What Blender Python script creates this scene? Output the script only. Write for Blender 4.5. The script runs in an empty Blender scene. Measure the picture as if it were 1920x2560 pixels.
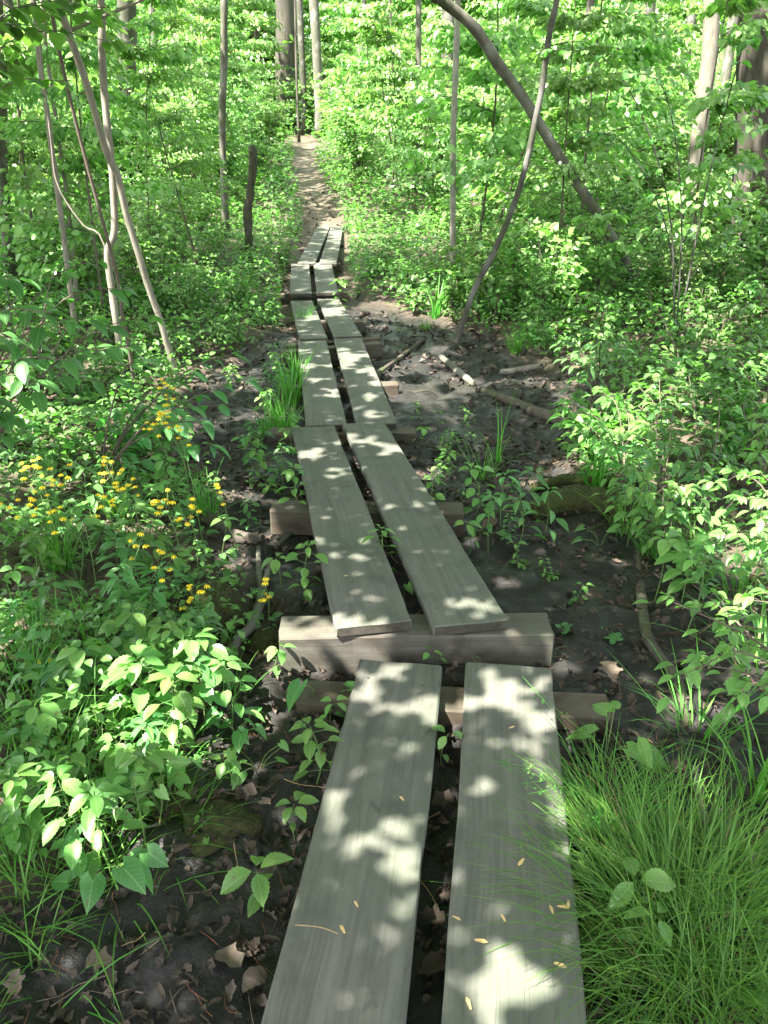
import bpy, math
import numpy as np
from math import radians as rad

# ------------------------------------------------------------------ camera, world, sun, exposure
S = bpy.context.scene
COL = S.collection
PITCH = 26.0
F = 1923.6                      # focal length in pixels of the 1920 x 2560 photograph
CAMZ = 1.8
cam_d = bpy.data.cameras.new("camera")
cam = bpy.data.objects.new("camera", cam_d); COL.objects.link(cam)
cam.location = (0, 0, CAMZ)
cam.rotation_euler = (rad(90 - PITCH), 0, 0)
cam_d.sensor_fit = 'VERTICAL'
cam_d.angle = 2 * math.atan(1280 / F)
cam_d.clip_start = 0.02; cam_d.clip_end = 1000
S.camera = cam

SUN = np.array([-0.42, -0.30, 0.86]); SUN /= np.linalg.norm(SUN)     # direction towards the sun
W = bpy.data.worlds.new("World"); S.world = W; W.use_nodes = True
nt = W.node_tree; bg = nt.nodes["Background"]
sky = nt.nodes.new("ShaderNodeTexSky"); sky.sky_type = 'NISHITA'; sky.sun_disc = False
sky.sun_elevation = math.asin(SUN[2]); sky.sun_rotation = math.atan2(SUN[0], SUN[1]) % (2 * math.pi)
sky.air_density = 1.0; sky.dust_density = 2.5; sky.ozone_density = 1.0
sky_desat = nt.nodes.new('ShaderNodeHueSaturation'); sky_desat.inputs['Saturation'].default_value = .35   # sky colour desaturated to take the blue out of the shade
nt.links.new(sky.outputs[0], sky_desat.inputs['Color']); nt.links.new(sky_desat.outputs[0], bg.inputs[0]); bg.inputs[1].default_value = 0.13
sun_d = bpy.data.lights.new("sun", 'SUN'); sun_d.energy = 5.0; sun_d.angle = rad(0.53)
sun_d.color = (1.0, 0.95, 0.88)
sun = bpy.data.objects.new("sun", sun_d); COL.objects.link(sun)
from mathutils import Vector, Matrix
sun.rotation_euler = Vector(SUN).to_track_quat('Z', 'Y').to_euler()
sun.location = (-8, -6, 20)
S.view_settings.view_transform = 'Standard'; S.view_settings.look = 'None'
S.view_settings.exposure = 2.95; S.view_settings.gamma = 1.0
S.render.engine = 'CYCLES'
S.cycles.use_denoising = True
S.cycles.max_bounces = 10; S.cycles.diffuse_bounces = 6; S.cycles.transmission_bounces = 6
S.cycles.sample_clamp_indirect = 6.0
S.cycles.caustics_reflective = False; S.cycles.caustics_refractive = False

# ------------------------------------------------------------------ pixels -> points, noise
CT, ST = math.cos(rad(PITCH)), math.sin(rad(PITCH))
def ray(u, v):
    a = (u - 960) / F; b = (1280 - v) / F
    return np.array([a, CT + b * ST, -ST + b * CT])
def px(u, v, z):
    r = ray(u, v); t = (z - CAMZ) / r[2]
    return np.array([0, 0, CAMZ]) + r * t
def pY(u, v, Y):
    r = ray(u, v)
    return np.array([0, 0, CAMZ]) + r * (Y / r[1])

_tab = np.random.RandomState(5).rand(256, 256)
def vn(x, y, s, seed=0):
    x = np.asarray(x, float) / s + seed * 17.31 + 1000; y = np.asarray(y, float) / s + seed * 9.77 + 1000
    xi = np.floor(x).astype(int); yi = np.floor(y).astype(int)
    fx = x - xi; fy = y - yi
    fx = fx * fx * (3 - 2 * fx); fy = fy * fy * (3 - 2 * fy)
    a = _tab[xi & 255, yi & 255]; b = _tab[(xi + 1) & 255, yi & 255]
    c = _tab[xi & 255, (yi + 1) & 255]; d = _tab[(xi + 1) & 255, (yi + 1) & 255]
    return (a * (1 - fx) + b * fx) * (1 - fy) + (c * (1 - fx) + d * fx) * fy
def fbm(x, y, s, seed=0, o=4):
    r = 0; amp = 1; t = 0
    for i in range(o):
        r = r + amp * vn(x, y, s / 2 ** i, seed + i); t += amp; amp *= .5
    return r / t
def sm(a, b, x):
    t = np.clip((np.asarray(x, float) - a) / (b - a), 0, 1); return t * t * (3 - 2 * t)

# ------------------------------------------------------------------ terrain
def base_z(y):
    return np.interp(y, [-30, -5, 0, 2.3, 4, 6, 8, 10, 11.5, 13, 16, 18, 21.6, 31, 38, 50, 75, 130],
                     [.3, .03, .02, -.01, -.09, -.16, -.21, -.27, -.22, -.17, -.11, 0, .5, 1.1, 1.5, 2.1, 4.0, 9])
def edge(pts):
    w = np.array([px(u, v, -.1) for u, v in pts]); o = np.argsort(w[:, 1]); return w[o, 1], w[o, 0]
_ry, _rx = edge([(2300, 2560), (2150, 2100), (1980, 1800), (1800, 1500), (1560, 1300), (1450, 1150), (1430, 1000), (1330, 880), (1180, 805), (940, 740)])
_ly, _lx = edge([(-500, 2560), (150, 2250), (430, 2080), (580, 1800), (610, 1600), (560, 1450), (520, 1250), (480, 1020), (545, 900), (635, 830), (720, 790)])
def bw_x(y):
    return np.interp(y, [-1, 1, 2.3, 5, 7.6, 10.3, 12.5, 17], [.05, .15, .14, -.28, -.55, -.9, -1.05, -1.2])
PATH_Y = [14, 16.3, 17.5, 21.6, 26, 31, 37.7, 41, 45, 50]
PATH_X = [-1.0, -1.15, -1.3, -1.85, -2.45, -2.95, -3.25, -3.9, -6, -10]
def path_x(y): return np.interp(y, PATH_Y, PATH_X)
def zone(x, y):
    """mud and path weights"""
    n = (fbm(x, y, .7, 3) - .5) * 1.1
    r = np.interp(y, _ry, _rx); l = np.interp(y, _ly, _lx)
    m = sm(-.12, .12, r - x + n * .7) * sm(-.12, .12, x - l + n * .7) * sm(11.5, 9.5, y)
    p = sm(.36, .2, np.abs(x - path_x(y)) + n * .35) * sm(16.0, 17, y) * sm(50, 44, y)
    return m, p
def H(x, y):
    x = np.asarray(x, float); y = np.asarray(y, float)
    m, p = zone(x, y)
    d = np.abs(x - np.where(y < 17, bw_x(y), path_x(y)))
    z = base_z(y) + (1 - m) * (sm(.5, 6, d) * .28 + .05 * sm(.3, 1.0, d)) * sm(-4, 4, y)
    z = z + sm(4, 25, d) * 0.5 * sm(6, 20, y)
    z = z + (fbm(x, y, 2.6, 11, 3) - .5) * .16 * sm(.5, 2.0, d) - p * .05
    return z
def Hf(x, y):
    m, p = zone(x, y)
    near = sm(16, 6, y)
    r = np.abs(fbm(x, y, .22, 21, 3) - .5) * 2
    return H(x, y) + near * ((fbm(x, y, .35, 20, 3) - .5) * .08 + (1 - r) * .03 * m + (fbm(x, y, .11, 25, 3) - .5) * .075)
def gpx(u, v):
    z = -.05
    for _ in range(30):
        p = px(u, v, z); z = .5 * z + .5 * float(H(p[0], p[1]))
    p[2] = float(H(p[0], p[1])); return p

# ------------------------------------------------------------------ mesh helpers
def mk(name, verts, quads, mats, parent=None, loc=None, midx=None, uv=None, smooth=True, cols=None):
    me = bpy.data.meshes.new(name)
    verts = np.asarray(verts, np.float32); quads = np.asarray(quads, np.int32)
    n = len(quads)
    me.vertices.add(len(verts)); me.vertices.foreach_set("co", verts.ravel())
    me.loops.add(n * 4); me.loops.foreach_set("vertex_index", quads.ravel())
    me.polygons.add(n)
    me.polygons.foreach_set("loop_start", np.arange(0, n * 4, 4, dtype=np.int32))
    me.polygons.foreach_set("loop_total", np.full(n, 4, np.int32))
    me.polygons.foreach_set("use_smooth", np.full(n, bool(smooth)))
    if not isinstance(mats, (list, tuple)): mats = [mats]
    for m in mats: me.materials.append(m)
    if midx is not None: me.polygons.foreach_set("material_index", np.asarray(midx, np.int32))
    if uv is not None:
        l = me.uv_layers.new(name="uv"); l.data.foreach_set("uv", np.asarray(uv, np.float32)[quads.ravel()].ravel())
    if cols is not None:
        a = me.attributes.new("zone", 'FLOAT_COLOR', 'POINT'); a.data.foreach_set("color", np.asarray(cols, np.float32).ravel())
    me.update(calc_edges=True); me.validate()
    o = bpy.data.objects.new(name, me); COL.objects.link(o)
    if parent is not None: o.parent = parent
    if loc is not None: o.location = loc
    return o
class G:
    """collects quads of one mesh"""
    def __init__(s): s.v = []; s.q = []; s.m = []; s.u = []; s.n = 0
    def add(s, v, q, mi=0, uv=None):
        v = np.asarray(v, float).reshape(-1, 3); q = np.asarray(q, int).reshape(-1, 4)
        s.v.append(v); s.q.append(q + s.n); s.m.append(np.full(len(q), mi)); s.n += len(v)
        s.u.append(np.zeros((len(v), 2)) if uv is None else uv)
        return s
    def put(s, name, mats, parent=None, loc=None, smooth=True):
        if not s.v: return None
        return mk(name, np.concatenate(s.v), np.concatenate(s.q), mats, parent, loc, np.concatenate(s.m), np.concatenate(s.u), smooth)
def tag(o, label=None, cat=None, group=None, kind=None):
    if label: o["label"] = label
    if cat: o["category"] = cat
    if group: o["group"] = group
    if kind: o["kind"] = kind
    return o
def empty(name, loc, label, cat, group=None):
    o = bpy.data.objects.new(name, None); COL.objects.link(o); o.location = loc; o.empty_display_size = .1
    return tag(o, label, cat, group)
def dup(o, loc, rz=0, sc=1.0, label=None, group=None, tilt=(0, 0)):
    r = o.copy(); COL.objects.link(r); r.location = loc; r.rotation_euler = (tilt[0], tilt[1], rz); r.scale = (sc, sc, sc)
    if label: r["label"] = label
    if group: r["group"] = group
    for c in o.children:
        k = c.copy(); COL.objects.link(k); k.parent = r
        for d in c.children:
            e = d.copy(); COL.objects.link(e); e.parent = k
    return r

def nrm(a): return a / np.maximum(np.linalg.norm(a, axis=-1, keepdims=True), 1e-9)
def tube(pts, rad_, n=6, cap=True, wob=0, seed=0):
    pts = np.asarray(pts, float); k = len(pts); r = np.broadcast_to(np.asarray(rad_, float), (k,))
    t = nrm(np.gradient(pts, axis=0))
    ref = np.array([1., 0, 0]) if abs(t[:, 0]).mean() < .8 else np.array([0, 1., 0])
    a = nrm(np.cross(t, ref)); b = np.cross(t, a)
    th = np.arange(n) / n * 2 * np.pi
    rr = np.repeat(r[:, None], n, 1)
    if wob: rr = rr * (1 + wob * (np.random.RandomState(seed).rand(k, n) - .5))
    v = pts[:, None] + rr[..., None] * (np.cos(th)[None, :, None] * a[:, None] + np.sin(th)[None, :, None] * b[:, None])
    i = np.arange(k - 1)[:, None] * n; j = np.arange(n)[None]; j2 = (j + 1) % n
    q = np.stack([i + j, i + j2, i + n + j2, i + n + j], -1).reshape(-1, 4)
    v = v.reshape(-1, 3)
    if cap:
        v = np.concatenate([v, pts[:1], pts[-1:]]); c0 = k * n; c1 = c0 + 1
        h = n // 2 * 2
        e = [[c0, (x + 2) % n, (x + 1) % n, x] for x in range(0, h, 2)]
        e += [[c1, (k - 1) * n + x, (k - 1) * n + (x + 1) % n, (k - 1) * n + (x + 2) % n] for x in range(0, h, 2)]
        q = np.concatenate([q, np.array(e)])
    return v, q
def spline(pts, m=24):
    """Catmull-Rom through pts"""
    p = np.asarray(pts, float); k = len(p)
    p = np.concatenate([2 * p[:1] - p[1:2], p, 2 * p[-1:] - p[-2:-1]])
    s = np.linspace(0, k - 1 - 1e-6, m); i = s.astype(int); t = (s - i)[:, None]
    a, b, c, d = p[i], p[i + 1], p[i + 2], p[i + 3]
    return .5 * (2 * b + (c - a) * t + (2 * a - 5 * b + 4 * c - d) * t ** 2 + (3 * b - a - 3 * c + d) * t ** 3)

# leaf templates: x along the leaf, y across, 3 columns
def leaf_t(prof, fold=.15, droop=.25, heart=0, wave=0):
    prof = np.asarray(prof, float); n = len(prof); x = np.linspace(0, 1, n)
    v = []; uv = []
    for k in range(n):
        for s in (-1, 0, 1):
            y = s * prof[k] * .5
            xx = x[k] - (heart * abs(s) * (1 - x[k]) ** 3)
            v.append((xx, y, abs(y) * fold - droop * x[k] ** 2 + wave * s * math.sin(x[k] * 9)))
            uv.append((x[k], .5 + s * prof[k] * .5))
    q = []
    for k in range(n - 1):
        for c in (0, 1):
            q.append((k * 3 + c, k * 3 + 3 + c, k * 3 + 4 + c, k * 3 + 1 + c))
    return np.array(v), np.array(q), np.array(uv)
def saw(prof, d):
    p = np.array(prof); p[1:-1:2] *= 1 + d; p[2:-1:2] *= 1 - d; return p
OV = [.03, .5, .82, .97, 1, .93, .74, .42, .02]
T_OVATE = leaf_t(OV, .22, .3)
T_SERR = leaf_t(saw(np.interp(np.linspace(0, 8, 17), range(9), OV), .07), .25, .28)
T_HEART = leaf_t([.5, .95, 1, .93, .8, .62, .42, .2, .01], .25, .25, heart=.28)
T_LANCE = leaf_t([.05, .6, .95, 1, .85, .6, .3, .01], .3, .35)
T_MID = leaf_t([.03, .85, 1, .6, .02], .25, .3)
T_LOW = (np.array([(0, 0, 0), (.45, .5, .06), (.5, 0, -.03), (.45, -.5, .06), (1, 0, -.2), (.8, .3, -.05), (.8, -.3, -.05)]),
         np.array([(0, 2, 2, 1)]), None)
T_LOW = (np.array([(0, 0, 0), (.35, -.48, .08), (.45, 0, -.02), (.35, .48, .08), (.78, -.34, -.02), (1, 0, -.2), (.78, .34, -.02)]),
         np.array([(0, 1, 2, 3), (1, 4, 5, 2), (3, 2, 5, 6)]), None)
T_ROUND = leaf_t([.3, .85, 1, 1, .9, .6, .1], .2, .12, heart=.12)
def leaves(g, tmpl, pos, d, L, Wd, mi=0, roll=None, rs=None, upv=None):
    """one leaf per row of pos; d is the direction it points"""
    v, q, uv = tmpl
    pos = np.asarray(pos, float).reshape(-1, 3); n = len(pos)
    d = nrm(np.asarray(d, float).reshape(-1, 3)); L = np.broadcast_to(L, (n,)); Wd = np.broadcast_to(Wd, (n,))
    up = np.tile([0., 0, 1], (n, 1)) if upv is None else np.asarray(upv, float)
    side = np.cross(up, d); bad = np.linalg.norm(side, axis=1) < .05; side[bad] = [1, 0, 0]; side = nrm(side)
    nn = np.cross(d, side)
    if roll is not None:
        c, s = np.cos(roll)[:, None], np.sin(roll)[:, None]; side, nn = side * c + nn * s, nn * c - side * s
    V = pos[:, None] + (d * L[:, None])[:, None] * v[None, :, :1] + (side * Wd[:, None])[:, None] * v[None, :, 1:2] + (nn * L[:, None])[:, None] * v[None, :, 2:3]
    Q = q[None] + (np.arange(n) * len(v))[:, None, None]
    g.add(V.reshape(-1, 3), Q.reshape(-1, 4), mi, None if uv is None else np.tile(uv, (n, 1)))
def blades(g, root, az, ln, lean, curl, w, mi=0, st=6, fall=0.0):
    """grass blades that arch outwards"""
    n = len(root); s = np.linspace(0, 1, st)[None]
    ang = lean[:, None] + curl[:, None] * s ** 1.3                # angle from vertical
    dx = np.sin(ang); dz = np.cos(ang)
    ds = (ln / (st - 1))[:, None]
    r = np.concatenate([np.zeros((n, 1)), np.cumsum(dx[:, :-1] * ds, 1)], 1)
    z = np.concatenate([np.zeros((n, 1)), np.cumsum(dz[:, :-1] * ds, 1)], 1)
    ca, sa = np.cos(az)[:, None], np.sin(az)[:, None]
    c = np.stack([root[:, 0:1] + r * ca, root[:, 1:2] + r * sa, root[:, 2:3] + z], -1)
    ww = (w[:, None] * np.clip(1.05 - s ** 2.2, .04, 1))[..., None] * .5
    sd = np.stack([-sa, ca, 0 * sa], -1)
    V = np.stack([c - sd * ww, c + sd * ww], 2).reshape(n, st * 2, 3)
    k = np.arange(st - 1) * 2
    q = np.stack([k, k + 1, k + 3, k + 2], -1)
    Q = q[None] + (np.arange(n) * st * 2)[:, None, None]
    g.add(V.reshape(-1, 3), Q.reshape(-1, 4), mi)

# ------------------------------------------------------------------ materials
def mat(name):
    m = bpy.data.materials.new(name); m.use_nodes = True
    t = m.node_tree; b = t.nodes["Principled BSDF"]; return m, t, b
def N(t, kind, **kw):
    n = t.nodes.new(kind)
    for k, v in kw.items():
        if k in n.inputs: n.inputs[k].default_value = v
        else: setattr(n, k, v)
    return n
def ramp(t, fac, stops):
    r = t.nodes.new("ShaderNodeValToRGB"); e = r.color_ramp.elements
    while len(e) < len(stops): e.new(.5)
    for k, (p, c) in enumerate(stops): e[k].position = p; e[k].color = (*c, 1)
    t.links.new(fac, r.inputs[0]); return r.outputs[0]
def mixc(t, f, a, b, mode='MIX'):
    m = t.nodes.new("ShaderNodeMix"); m.data_type = 'RGBA'; m.blend_type = mode
    for s, x in ((0, f), (6, a), (7, b)):
        if hasattr(x, 'links'): t.links.new(x, m.inputs[s])
        else: m.inputs[s].default_value = x if s == 0 else (*x, 1)
    return m.outputs[2]
def M1(t, op, a, b=None, clamp=False):
    m = t.nodes.new("ShaderNodeMath"); m.operation = op; m.use_clamp = clamp
    for s, x in ((0, a), (1, b)):
        if x is None: continue
        if hasattr(x, 'links'): t.links.new(x, m.inputs[s])
        else: m.inputs[s].default_value = x
    return m.outputs[0]
def leaf_mat(name, c1, c2, c3, trans=.45, rough=.5, veins=False, tint=(.9, 1.22, .5), spec=.35):
    m, t, b = mat(name)
    geo = N(t, "ShaderNodeNewGeometry"); oi = N(t, "ShaderNodeObjectInfo")
    r = M1(t, 'FRACT', M1(t, 'ADD', geo.outputs['Random Per Island'], M1(t, 'MULTIPLY', oi.outputs['Random'], .35)))
    col = ramp(t, geo.outputs['Random Per Island'], [(0, c1), (.55, c2), (1, c3)])
    hs = N(t, "ShaderNodeHueSaturation"); t.links.new(col, hs.inputs['Color'])
    t.links.new(M1(t, 'ADD', .485, M1(t, 'MULTIPLY', oi.outputs['Random'], .03)), hs.inputs['Hue'])
    t.links.new(M1(t, 'ADD', .8, M1(t, 'MULTIPLY', oi.outputs['Random'], .4)), hs.inputs['Value'])
    col = hs.outputs[0]
    if veins:
        uv = N(t, "ShaderNodeUVMap"); sp = N(t, "ShaderNodeSeparateXYZ"); t.links.new(uv.outputs[0], sp.inputs[0])
        a = M1(t, 'ABSOLUTE', M1(t, 'SUBTRACT', sp.outputs[1], .5))
        mid = M1(t, 'LESS_THAN', a, .022)
        w = M1(t, 'FRACT', M1(t, 'MULTIPLY', M1(t, 'SUBTRACT', sp.outputs[0], M1(t, 'MULTIPLY', a, .75)), 7.0))
        sv = M1(t, 'LESS_THAN', w, .13)
        vv = M1(t, 'MAXIMUM', mid, M1(t, 'MULTIPLY', sv, .45))
        lite = mixc(t, .5, col, (.35, .5, .22))
        col = mixc(t, vv, col, lite)
        n3 = N(t, "ShaderNodeTexNoise", Scale=45.0, Detail=3.0); g3 = N(t, "ShaderNodeNewGeometry"); t.links.new(g3.outputs['Position'], n3.inputs['Vector'])
        col = mixc(t, M1(t, 'MULTIPLY', ramp(t, n3.outputs[0], [(.66, (0, 0, 0)), (.70, (1, 1, 1))]), .7), col, (.16, .12, .05))
        no = N(t, "ShaderNodeTexNoise", Scale=60.0); 
        col = mixc(t, M1(t, 'MULTIPLY', no.outputs[0], .5), col, mixc(t, 1.0, col, (.75, .8, .6), 'MULTIPLY'))
    t.links.new(col, b.inputs['Base Color']); b.inputs['Roughness'].default_value = rough
    b.inputs['Specular IOR Level'].default_value = spec
    tr = N(t, "ShaderNodeBsdfTranslucent"); t.links.new(mixc(t, 1.0, col, tint, 'MULTIPLY'), tr.inputs[0])
    hs2 = t.nodes.new("ShaderNodeMixShader"); hs2.inputs[0].default_value = trans
    t.links.new(b.outputs[0], hs2.inputs[1]); t.links.new(tr.outputs[0], hs2.inputs[2])
    t.links.new(hs2.outputs[0], t.nodes["Material Output"].inputs[0])
    return m
LEAF_NEAR = leaf_mat("leaf_near", (.094, .225, .052), (.14, .315, .074), (.21, .40, .105), .48, .38, True, spec=.5)
LEAF_DARK = leaf_mat("leaf_bluegreen", (.058, .175, .055), (.086, .245, .072), (.128, .32, .098), .45, .36, True, spec=.5)
LEAF_MID = leaf_mat("leaf_understory", (.077, .182, .044), (.118, .265, .064), (.185, .36, .094), .48, .38, spec=.5)
LEAF_FAR = leaf_mat("leaf_far", (.13, .25, .07), (.205, .365, .105), (.35, .50, .21), .47, .36, spec=.7)  # pale tones raised so far leaves read as sunlit glints
LEAF_CAN = leaf_mat("leaf_canopy", (.10, .19, .045), (.13, .24, .055), (.17, .29, .07), .5, .5)
GRASS = leaf_mat("grass_blade", (.066, .19, .03), (.10, .28, .045), (.165, .37, .065), .45, .45, tint=(1, 1.2, .4))
STEM = leaf_mat("green_stem", (.08, .15, .04), (.1, .18, .05), (.14, .16, .07), .1, .6)
def plain(name, c, rough=.7, spec=.3, var=.3, scale=30):
    m, t, b = mat(name); no = N(t, "ShaderNodeTexNoise", Scale=float(scale), Detail=4.0)
    tc = N(t, "ShaderNodeTexCoord"); t.links.new(tc.outputs['Object'], no.inputs['Vector'])
    geo = N(t, "ShaderNodeNewGeometry")
    f = M1(t, 'ADD', M1(t, 'MULTIPLY', no.outputs[0], .6), M1(t, 'MULTIPLY', geo.outputs['Random Per Island'], .5))
    t.links.new(ramp(t, f, [(.15, tuple(x * (1 - var) for x in c)), (.9, tuple(min(1, x * (1 + var)) for x in c))]), b.inputs['Base Color'])
    b.inputs['Roughness'].default_value = rough; b.inputs['Specular IOR Level'].default_value = spec; return m
YELLOW = plain("flower_yellow", (.82, .66, .04), .6, .2, .25)
ORANGE = plain("flower_centre", (.68, .42, .015), .7, .2, .2)
DEAD = plain("dead_leaf", (.048, .036, .027), .7, .3, .85, 30)
STRAW = plain("dry_straw", (.30, .21, .11), .7, .2, .4)
SAMARA = plain("samara", (.50, .34, .14), .6, .3, .3)
SCREW = plain("screw", (.05, .045, .04), .5, .5, .3)
NEEDLE = plain("red_needles", (.22, .09, .045), .7, .2, .4)
def bark(name, c1, c2, moss=0.0, scale=6.0, stretch=.25, bump=.6, lich=(.22, .23, .195), la=.0):
    m, t, b = mat(name)
    tc = N(t, "ShaderNodeTexCoord"); mp = N(t, "ShaderNodeMapping"); mp.inputs['Scale'].default_value = (1, 1, stretch)
    t.links.new(tc.outputs['Object'], mp.inputs[0])
    n1 = N(t, "ShaderNodeTexNoise", Scale=scale * 4, Detail=8.0, Roughness=.7); t.links.new(mp.outputs[0], n1.inputs['Vector'])
    vo = N(t, "ShaderNodeTexVoronoi", Scale=scale * 3.0); t.links.new(mp.outputs[0], vo.inputs['Vector'])
    n2 = N(t, "ShaderNodeTexNoise", Scale=scale * .6, Detail=5.0); t.links.new(tc.outputs['Object'], n2.inputs['Vector'])
    f = M1(t, 'ADD', M1(t, 'MULTIPLY', n1.outputs[0], .7), M1(t, 'MULTIPLY', vo.outputs[0], .35))
    col = ramp(t, f, [(.25, c1), (.75, c2)])
    if la: col = mixc(t, M1(t, 'MULTIPLY', ramp(t, n2.outputs[0], [(.5, (0, 0, 0)), (.62, (1, 1, 1))]), la), col, lich)
    if moss: col = mixc(t, M1(t, 'MULTIPLY', ramp(t, n2.outputs[0], [(.38, (1, 1, 1)), (.55, (0, 0, 0))]), moss), col, (.05, .075, .02))
    t.links.new(col, b.inputs['Base Color']); b.inputs['Roughness'].default_value = .85; b.inputs['Specular IOR Level'].default_value = .2
    bp = N(t, "ShaderNodeBump", Strength=bump, Distance=.02); t.links.new(f, bp.inputs['Height']); t.links.new(bp.outputs[0], b.inputs['Normal'])
    return m
BK_GREY = bark("bark_grey", (.055, .052, .042), (.145, .135, .11), .35, 5, .3, .6, la=.4)
BK_DARK = bark("bark_dark", (.03, .028, .024), (.085, .078, .066), .4, 6, .3, .8, la=.35)
BK_TAN = bark("bark_tan", (.12, .11, .085), (.25, .23, .18), .1, 10, .2, .4)
BK_PALE = bark("bark_pale", (.17, .16, .13), (.31, .29, .245), .15, 8, .35, .4)
BK_ROUGH = bark("bark_furrowed", (.022, .02, .017), (.105, .092, .075), .15, 5, .09, 1.0)
BK_LOG = bark("rotting_wood", (.03, .026, .021), (.11, .095, .075), .55, 6, .5, .8)
BK_PALEWOOD = bark("barkless_wood", (.11, .097, .078), (.25, .225, .19), .2, 8, .2, .5)
TWIG = plain("twig", (.09, .072, .055), .8, .2, .5)
MOSS = bark("mossy_wood", (.018, .016, .008), (.06, .062, .02), .5, 14, 1, 1.0)

def wood(name, c_lo, c_hi, green, gamt, grain=90.0, dirt=.5, red=None):
    """weathered plank: grain runs along local X"""
    m, t, b = mat(name)
    tc = N(t, "ShaderNodeTexCoord"); oi = N(t, "ShaderNodeObjectInfo")
    off = N(t, "ShaderNodeVectorMath", operation='ADD'); t.links.new(tc.outputs['Object'], off.inputs[0])
    sc = N(t, "ShaderNodeCombineXYZ"); t.links.new(M1(t, 'MULTIPLY', oi.outputs['Random'], 37.0), sc.inputs[0]); t.links.new(M1(t, 'MULTIPLY', oi.outputs['Random'], 11.0), sc.inputs[1])
    t.links.new(sc.outputs[0], off.inputs[1])
    P = off.outputs[0]
    # slow sideways wander makes the grain lines bend
    nw = N(t, "ShaderNodeTexNoise", Scale=1.6, Detail=2.0); t.links.new(P, nw.inputs['Vector'])
    wv = N(t, "ShaderNodeVectorMath", operation='SCALE'); t.links.new(nw.outputs['Color'], wv.inputs[0]); wv.inputs['Scale'].default_value = .05
    ad = N(t, "ShaderNodeVectorMath", operation='ADD'); t.links.new(P, ad.inputs[0]); t.links.new(wv.outputs[0], ad.inputs[1])
    mp = N(t, "ShaderNodeMapping"); mp.inputs['Scale'].default_value = (.035, 1, 1); t.links.new(ad.outputs[0], mp.inputs[0])
    g = N(t, "ShaderNodeTexNoise", Scale=grain, Detail=6.0, Roughness=.65); t.links.new(mp.outputs[0], g.inputs['Vector'])
    g2 = N(t, "ShaderNodeTexNoise", Scale=grain * .28, Detail=3.0); t.links.new(mp.outputs[0], g2.inputs['Vector'])
    bl = N(t, "ShaderNodeTexNoise", Scale=7.0, Detail=6.0, Roughness=.6); t.links.new(P, bl.inputs['Vector'])
    bl2 = N(t, "ShaderNodeTexNoise", Scale=2.2, Detail=4.0); t.links.new(P, bl2.inputs['Vector'])
    f = M1(t, 'ADD', M1(t, 'MULTIPLY', g.outputs[0], .55), M1(t, 'MULTIPLY', g2.outputs[0], .45))
    col = ramp(t, f, [(.36, c_lo), (.62, c_hi)])
    col = mixc(t, M1(t, 'MULTIPLY', ramp(t, bl2.outputs[0], [(.35, (0, 0, 0)), (.65, (1, 1, 1))]), gamt), col, green)
    if red: col = mixc(t, M1(t, 'MULTIPLY', ramp(t, bl.outputs[0], [(.4, (0, 0, 0)), (.65, (1, 1, 1))]), .7), col, red)
    col = mixc(t, M1(t, 'MULTIPLY', ramp(t, bl.outputs[0], [(.52, (0, 0, 0)), (.72, (1, 1, 1))]), dirt), col, tuple(x * .5 for x in c_lo))
    sp = N(t, "ShaderNodeTexNoise", Scale=55.0, Detail=2.0); t.links.new(P, sp.inputs['Vector'])
    col = mixc(t, M1(t, 'MULTIPLY', ramp(t, sp.outputs[0], [(.70, (0, 0, 0)), (.76, (1, 1, 1))]), .55), col, (.07, .06, .045))
    kv = N(t, "ShaderNodeTexVoronoi", Scale=3.2); km = N(t, "ShaderNodeMapping"); km.inputs['Scale'].default_value = (.75, 1, .2); t.links.new(P, km.inputs[0]); t.links.new(km.outputs[0], kv.inputs['Vector'])
    kr = N(t, "ShaderNodeSeparateColor"); t.links.new(kv.outputs['Color'], kr.inputs[0])
    kn = M1(t, 'MULTIPLY', ramp(t, kv.outputs['Distance'], [(.02, (1, 1, 1)), (.055, (0, 0, 0))]), M1(t, 'GREATER_THAN', kr.outputs[0], .6))
    col = mixc(t, M1(t, 'MULTIPLY', kn, .75), col, tuple(x * .45 for x in c_lo))
    # drying cracks
    mp2 = N(t, "ShaderNodeMapping"); mp2.inputs['Scale'].default_value = (.5, 14, 14); t.links.new(ad.outputs[0], mp2.inputs[0])
    vo = N(t, "ShaderNodeTexVoronoi", Scale=2.0); vo.feature = 'DISTANCE_TO_EDGE'; t.links.new(mp2.outputs[0], vo.inputs['Vector'])
    cr = M1(t, 'MULTIPLY', ramp(t, vo.outputs[0], [(.0, (1, 1, 1)), (.02, (0, 0, 0))]), ramp(t, bl2.outputs[0], [(.5, (0, 0, 0)), (.6, (1, 1, 1))]))
    col = mixc(t, M1(t, 'MULTIPLY', cr, .6), col, (.05, .045, .04))
    t.links.new(col, b.inputs['Base Color']); b.inputs['Roughness'].default_value = .75; b.inputs['Specular IOR Level'].default_value = .3
    bp = N(t, "ShaderNodeBump", Strength=.5, Distance=.003); t.links.new(M1(t, 'SUBTRACT', f, M1(t, 'MULTIPLY', cr, .6)), bp.inputs['Height']); t.links.new(bp.outputs[0], b.inputs['Normal'])
    return m
PLANK = wood("weathered_plank", (.068, .067, .056), (.128, .124, .104), (.076, .092, .062), .7)
SLEEPER = wood("sleeper_wood", (.042, .036, .027), (.115, .10, .077), (.055, .06, .035), .6, 60, .75, (.085, .054, .037))
TIMBER = wood("big_timber_wood", (.058, .051, .04), (.142, .135, .114), (.066, .071, .046), .75, 60, .85, (.068, .057, .044))

ENDGRAIN = wood("end_grain", (.03, .025, .019), (.075, .064, .05), (.04, .038, .026), .5, 160, .6)

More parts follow.
